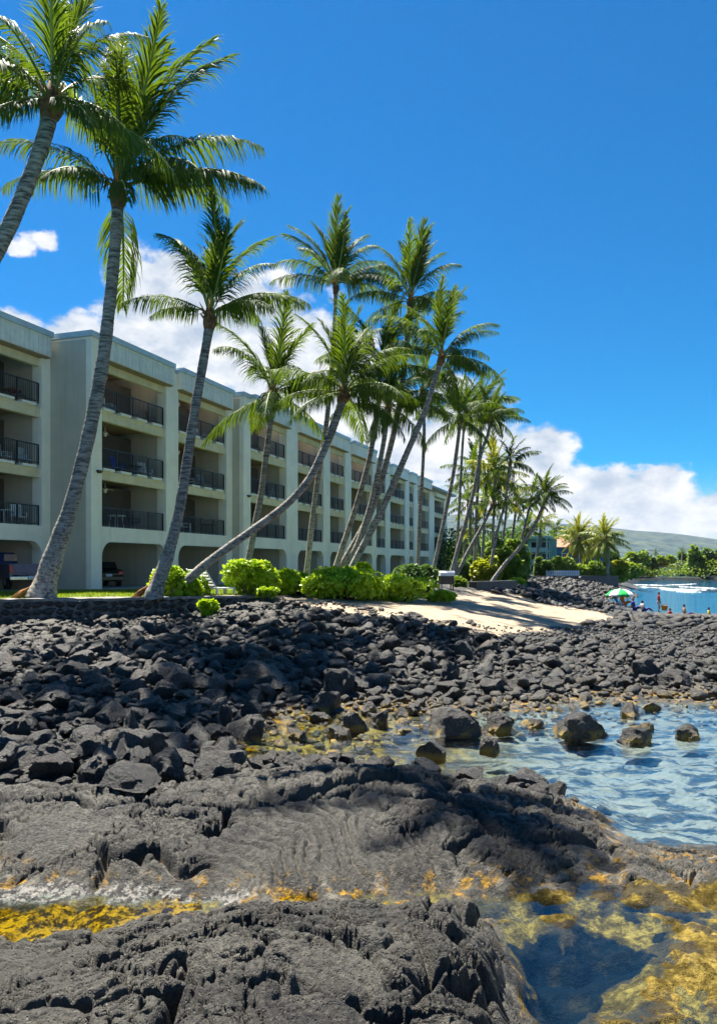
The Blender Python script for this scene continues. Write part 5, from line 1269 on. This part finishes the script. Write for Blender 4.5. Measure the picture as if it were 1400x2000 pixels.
def house(px0, px1, Y, zw, zr, wall, roof, label, dep=6, gable=True, z0=2.0, nwin=3, hip=False):
    a, b = at(px0, HY, Y), at(px1, HY, Y); Wd = b.x-a.x; o = empty('house', (a.x, Y, z0), 0, label, 'house')
    MB().box(0, Wd, 0, dep, 0, zw).build('wall', mt[wall], o)
    e = .5
    if gable:
        mb = MB(); h0 = zw+.01
        v = [(-e, -e, h0), (Wd+e, -e, h0), (Wd+e, dep+e, h0), (-e, dep+e, h0), (Wd*.30, dep/2, zr), (Wd*.70, dep/2, zr)]
        mb.raw(v, [(0, 1, 5, 4), (1, 2, 5), (2, 3, 4, 5), (3, 0, 4), (3, 2, 1, 0)]); mb.build('roof', mt[roof], o)
    else: MB().box(-e, Wd+e, -e, dep+e, zw+.002, zr).build('roof', mt[roof], o)
    for k in range(nwin):
        x0 = Wd*(k+.25)/nwin; x1 = Wd*(k+.75)/nwin; w = MB().box(x0, x1, -.06, -.002, zw*.35, zw*.78).build('window', mt['white'], o)
        MB().box(x0+.08, x1-.08, -.08, -.062, zw*.35+.08, zw*.78-.08).build('pane', mt['glass'], w)
    return o
house(1068, 1136, 112, 4.0, 5.6, 'blue_wall', 'roof_brown', 'blue house with a brown hipped roof behind the clipped shrub', nwin=3)
house(968, 1024, 118, 6.2, 6.6, 'blue_wall', 'teal_light', 'tall blue house seen between the grove trunks', gable=False, nwin=4)
house(1136, 1182, 116, 2.6, 3.2, 'blue_wall', 'roof_brown', 'low blue house behind the golden palms', gable=False, nwin=2)
house(1283, 1322, 199, 2.4, 2.8, 'house_white', 'roof_rust', 'low white house with rusty roof across the bay', gable=False, nwin=4, z0=.5, dep=5)
house(1318, 1360, 201, 3.0, 3.3, 'blue_wall', 'roof_grey', 'low blue house with pale flat roof across the bay', gable=False, nwin=4, z0=.5, dep=5)
house(1376, 1408, 220, 3.4, 4.6, 'house_white', 'roof_grey', 'white house among trees at the right edge across the bay', nwin=3, z0=2, dep=5)
house(1222, 1233, 205, 1.9, 2.5, 'house_white', 'roof_rust', 'tiny house with red roof at the left of the bay trees', nwin=1, z0=1.6, dep=4)
# dark grill with a pale lid by the end of the block
p_ = at(871, 1133, 47); o = empty('grill_cart', (p_.x, p_.y, float(base_z(np.array([p_.x]), np.array([p_.y]))[0])), .2, 'dark grill cart with a pale white lid past the dark shrub', 'grill')
MB().box(-.42, .42, -.28, .28, .35, .85).build('body', mt['frame'], o, bevel=.03)
MB().prism([(-.32, .852), (-.30, 1.05), (-.15, 1.16), (.15, 1.16), (.30, 1.05), (.32, .852)], 0, -.46, .46).build('lid', mt['white'], o, bevel=.02)
for sx in (-1, 1):
    for sy in (-1, 1): MB().box(sx*.36-.03, sx*.36+.03, sy*.22-.03, sy*.22+.03, -.08, .35).build('leg', mt['frame'], o)
MB().box(-.8, -.46, -.22, .22, .78, .82).build('side_shelf', mt['frame'], o)

# ------------------------------------------------------------------ people on the shore, beach umbrella
mt['skin'] = simple('tan skin', (.36, .19, .11), .6, .08, 8); mt['skin_dark'] = simple('brown skin', (.20, .095, .05), .6, .08, 8); mt['hair'] = simple('dark hair', (.02, .014, .01), .7, .2, 20)
for nme, c in dict(red=(.55, .02, .02), pale_cloth=(.60, .55, .55), orange=(.70, .20, .02), yellow=(.70, .55, .02), navy=(.02, .05, .30), green=(.01, .42, .08)).items(): mt['cl_'+nme] = simple('cloth '+nme, c, .8, .12, 8)
def skin_mesh(name, verts, edges, rad, mat, sub=2):
    me = bpy.data.meshes.new(name); me.from_pydata(verts, edges, []); o = bpy.data.objects.new('tmp', me); C.objects.link(o)
    md = o.modifiers.new('s', 'SKIN'); md.use_smooth_shade = True
    for i, r in enumerate(rad): me.skin_vertices[0].data[i].radius = (r, r) if not hasattr(r, '__len__') else r
    me.skin_vertices[0].data[0].use_root = True
    sb = o.modifiers.new('b', 'SUBSURF'); sb.levels = sub; sb.render_levels = sub
    dg = bpy.context.evaluated_depsgraph_get(); out = bpy.data.meshes.new_from_object(o.evaluated_get(dg)); bpy.data.objects.remove(o); out.name = name
    out.materials.clear(); out.materials.append(mt[mat]); return out
def person(loc, rz, label, pose='stand', shirt=None, shorts=None, skin='skin', h=1.6, cut=None):
    o = empty('person', loc, rz, label, 'person'); k = h/1.7
    if pose == 'stand':
        J = dict(pel=(0, 0, .92), sp=(0, .01, 1.12), ch=(0, .02, 1.32), nk=(0, .02, 1.47), hd=(0, 0, 1.60), ht=(0, 0, 1.68),
                 ls=(-.18, .02, 1.40), le=(-.25, .03, 1.13), lw=(-.24, -.08, .90), lh=(-.24, -.12, .82), rs=(.18, .02, 1.40), re=(.26, .02, 1.13), rw=(.28, -.04, .88), rh=(.28, -.06, .79),
                 lp=(-.09, 0, .86), lk=(-.12, -.05, .48), la=(-.13, .06, .09), lt=(-.14, -.12, .04), rp=(.09, 0, .86), rk=(.12, -.02, .48), ra=(.14, .04, .09), rt=(.15, -.14, .04))
    else:   # sitting, legs forward (-Y), leaning back a little
        J = dict(pel=(0, 0, .10), sp=(0, .06, .30), ch=(0, .12, .50), nk=(0, .12, .64), hd=(0, .09, .77), ht=(0, .08, .85),
                 ls=(-.18, .12, .57), le=(-.27, .12, .31), lw=(-.22, -.08, .22), lh=(-.20, -.15, .20), rs=(.18, .12, .57), re=(.27, .14, .31), rw=(.24, -.04, .20), rh=(.22, -.12, .18),
                 lp=(-.09, -.05, .10), lk=(-.13, -.42, .30), la=(-.13, -.72, .05), lt=(-.13, -.86, .06), rp=(.09, -.05, .10), rk=(.13, -.45, .26), ra=(.14, -.78, .05), rt=(.14, -.92, .06))
    RAD = dict(pel=.13, sp=.115, ch=(.15, .12), nk=.055, hd=.095, ht=.07, ls=.065, le=.045, lw=.033, lh=.035, rs=.065, re=.045, rw=.033, rh=.035, lp=.09, lk=.06, la=.04, lt=.035, rp=.09, rk=.06, ra=.04, rt=.035)
    E = [('pel', 'sp'), ('sp', 'ch'), ('ch', 'nk'), ('nk', 'hd'), ('hd', 'ht'), ('ch', 'ls'), ('ls', 'le'), ('le', 'lw'), ('lw', 'lh'), ('ch', 'rs'), ('rs', 're'), ('re', 'rw'), ('rw', 'rh'), ('pel', 'lp'), ('lp', 'lk'), ('lk', 'la'), ('la', 'lt'), ('pel', 'rp'), ('rp', 'rk'), ('rk', 'ra'), ('ra', 'rt')]
    def chain(keys, grow=0):
        ks = list(dict.fromkeys(keys)); ed = [(ks.index(a), ks.index(b)) for a, b in E if a in ks and b in ks]
        rr = [tuple((q+grow)*k for q in (RAD[x] if hasattr(RAD[x], '__len__') else (RAD[x],)*2)) for x in ks]
        return [tuple(q*k for q in J[x]) for x in ks], ed, rr
    link('body', skin_mesh('body', *chain(list(J)), skin), o)
    if shirt: link('shirt', skin_mesh('shirt', *chain(['pel', 'sp', 'ch', 'ls', 'le', 'rs', 're'], .018), shirt), o)
    if shorts: link('shorts', skin_mesh('shorts', *chain(['pel', 'lp', 'lk', 'rp', 'rk'], .024), shorts), o)
    hd = Vector(J['hd'])*k
    MB().ball(hd+Vector((0, .02, .045))*k, (.095*k, .10*k, .085*k), 12, 8).build('hair', mt['hair'], o, True)
    MB().ball(hd+Vector((0, -.10, -.0))*k, (.014*k, .02*k, .022*k), 6, 4).ball(hd+Vector((-.095, 0, 0))*k, (.015*k, .025*k, .035*k), 6, 4).ball(hd+Vector((.095, 0, 0))*k, (.015*k, .025*k, .035*k), 6, 4).build('face_relief', mt[skin], o, True)
    return o
def gz(p): return float(ground(np.array([p.x]), np.array([p.y]))[0])
pr_ = at(1286, 1190, 54); pr_.z = .02
person(pr_, R(70), 'person in a red shirt and pale shorts standing at the water', 'stand', 'cl_red', 'cl_pale_cloth', 'skin_dark', 1.42)
o = empty('beach_bag', (pr_.x+.30, pr_.y-.22, pr_.z+.14), 0, 'orange red beach bag carried beside the standing person', 'bag')
MB().prism([(-.15, 0), (.15, 0), (.22, .36), (-.22, .36)], 1, -.1, .1).build('bag_body', mt['cl_orange'], o, bevel=.03); MB().tube([(-.14, 0, .36), (-.08, 0, .52), (.08, 0, .52), (.14, 0, .36)], .014, 5).build('strap', mt['cl_orange'], o)
def beach_chair(px, Y, mat, label, rz):
    p = at(px, HY, Y); z = gz(p)-.02; o = empty('beach_chair', (p.x, p.y, z), rz, label, 'beach chair')
    MB().box(-.28, .28, -.28, .22, .26, .29).build('seat', mt[mat], o)
    T_ = Matrix.Translation((0, .22, .29)) @ Matrix.Rotation(-.45, 4, 'X'); MB().box(-.28, .28, -.015, .015, 0, .72, T_).build('backrest', mt[mat], o)
    for sx in (-1, 1):
        MB().tube([(sx*.29, -.30, 0), (sx*.29, .26, .45), (sx*.29, .34, .48)], .016, 5).tube([(sx*.29, .24, 0), (sx*.29, -.25, .45), (sx*.29, .28, .46)], .016, 5).build('frame', mt['white'], o)
    return o, p, z
o, p, z = beach_chair(1213, 53.5, 'cl_navy', 'blue beach chair under the green and white umbrella', R(60))
person((p.x+.12, p.y-.08, z+.27), R(60), 'person in orange sitting in the blue beach chair under the umbrella', 'sit', 'cl_orange', 'cl_orange', 'skin', 1.62)
p = at(1238, HY, 53); person((p.x, p.y, max(.0, gz(p))+.12), R(50), 'dark haired person in navy sitting right of the umbrella group', 'sit', 'cl_navy', 'cl_navy', 'skin', 1.55)
p = at(1256, HY, 51); person((p.x, p.y, max(.0, gz(p))-.02), R(100), 'person in pale top and blue shorts sitting low between umbrella and red shirt', 'sit', 'cl_pale_cloth', 'cl_navy', 'skin_dark', 1.4)
p = at(1338, HY, 52); person((p.x, p.y, -.12), R(80), 'bare chested bather sitting at the water to the right of the red shirt', 'sit', None, 'cl_navy', 'skin', 1.55)
p = at(1310, HY, 51.5); person((p.x, p.y, -.28), R(40), 'bather low in the water just right of the red shirt', 'sit', 'cl_red', None, 'skin_dark', 1.4)
p = at(1386, HY, 50.5); person((p.x, p.y, -.12), R(60), 'child in yellow shirt sitting at the water by the right edge', 'sit', 'cl_yellow', 'cl_navy', 'skin_dark', 1.3)
def umbrella():
    p = at(1210, HY, 54); z = gz(p)-.1; o = empty('beach_umbrella', (p.x, p.y, z), .35, 'green and white striped beach umbrella open on the shore', 'umbrella')
    top = 3.3-(1150-HY)*54/F-z; R_ = .98; dr = .52
    MB().tube([(0, 0, 0), (0, 0, top+.06)], .022, 8).build('pole', mt['white'], o, True)
    n = 8
    for k in range(n):
        V = []; Fq = []; m = 5
        for i in range(m+1):
            t = i/m; rr = R_*math.sin(t*1.35)/math.sin(1.35); zz = top-dr*(1-math.cos(t*1.35))/(1-math.cos(1.35))
            for j in range(4):
                a = 2*math.pi*(k+j/3)/n; sag = 1-.05*math.sin(math.pi*j/3)*t; V.append((rr*sag*math.cos(a), rr*sag*math.sin(a), zz))
        for i in range(m):
            for j in range(3): Fq.append((4*i+j, 4*i+4+j, 4*i+5+j, 4*i+1+j))
        q = link('canopy_panel', np_mesh('canopy_panel', V, np.array(Fq), mt['cl_green' if k % 2 else 'white'], True), o)
        sm = q.modifiers.new('thick', 'SOLIDIFY'); sm.thickness = .006
        a = 2*math.pi*k/n; MB().tube([(.02*math.cos(a), .02*math.sin(a), top-.02), (R_*.6*math.cos(a), R_*.6*math.sin(a), top-.19), (R_*.98*math.cos(a), R_*.98*math.sin(a), top-dr-.02)], .006, 4).build('rib', mt['white'], o)
umbrella()
# hazy air over the bay
def haze(den):
    m, t = new_mat('haze'); v = t.add('ShaderNodeVolumePrincipled', {'Color': (.80, .88, 1, 1), 'Density': den, 'Anisotropy': .3}); t.n.new('ShaderNodeOutputMaterial')
    t.l.new(v.outputs[0], t.n['Material Output'].inputs[1])
    tag(MB().box(-5200, 5200, -70, 7100, -4.5, 235).build('haze', m), kind='stuff')
HAZE = 4.5e-5
if HAZE: haze(HAZE)
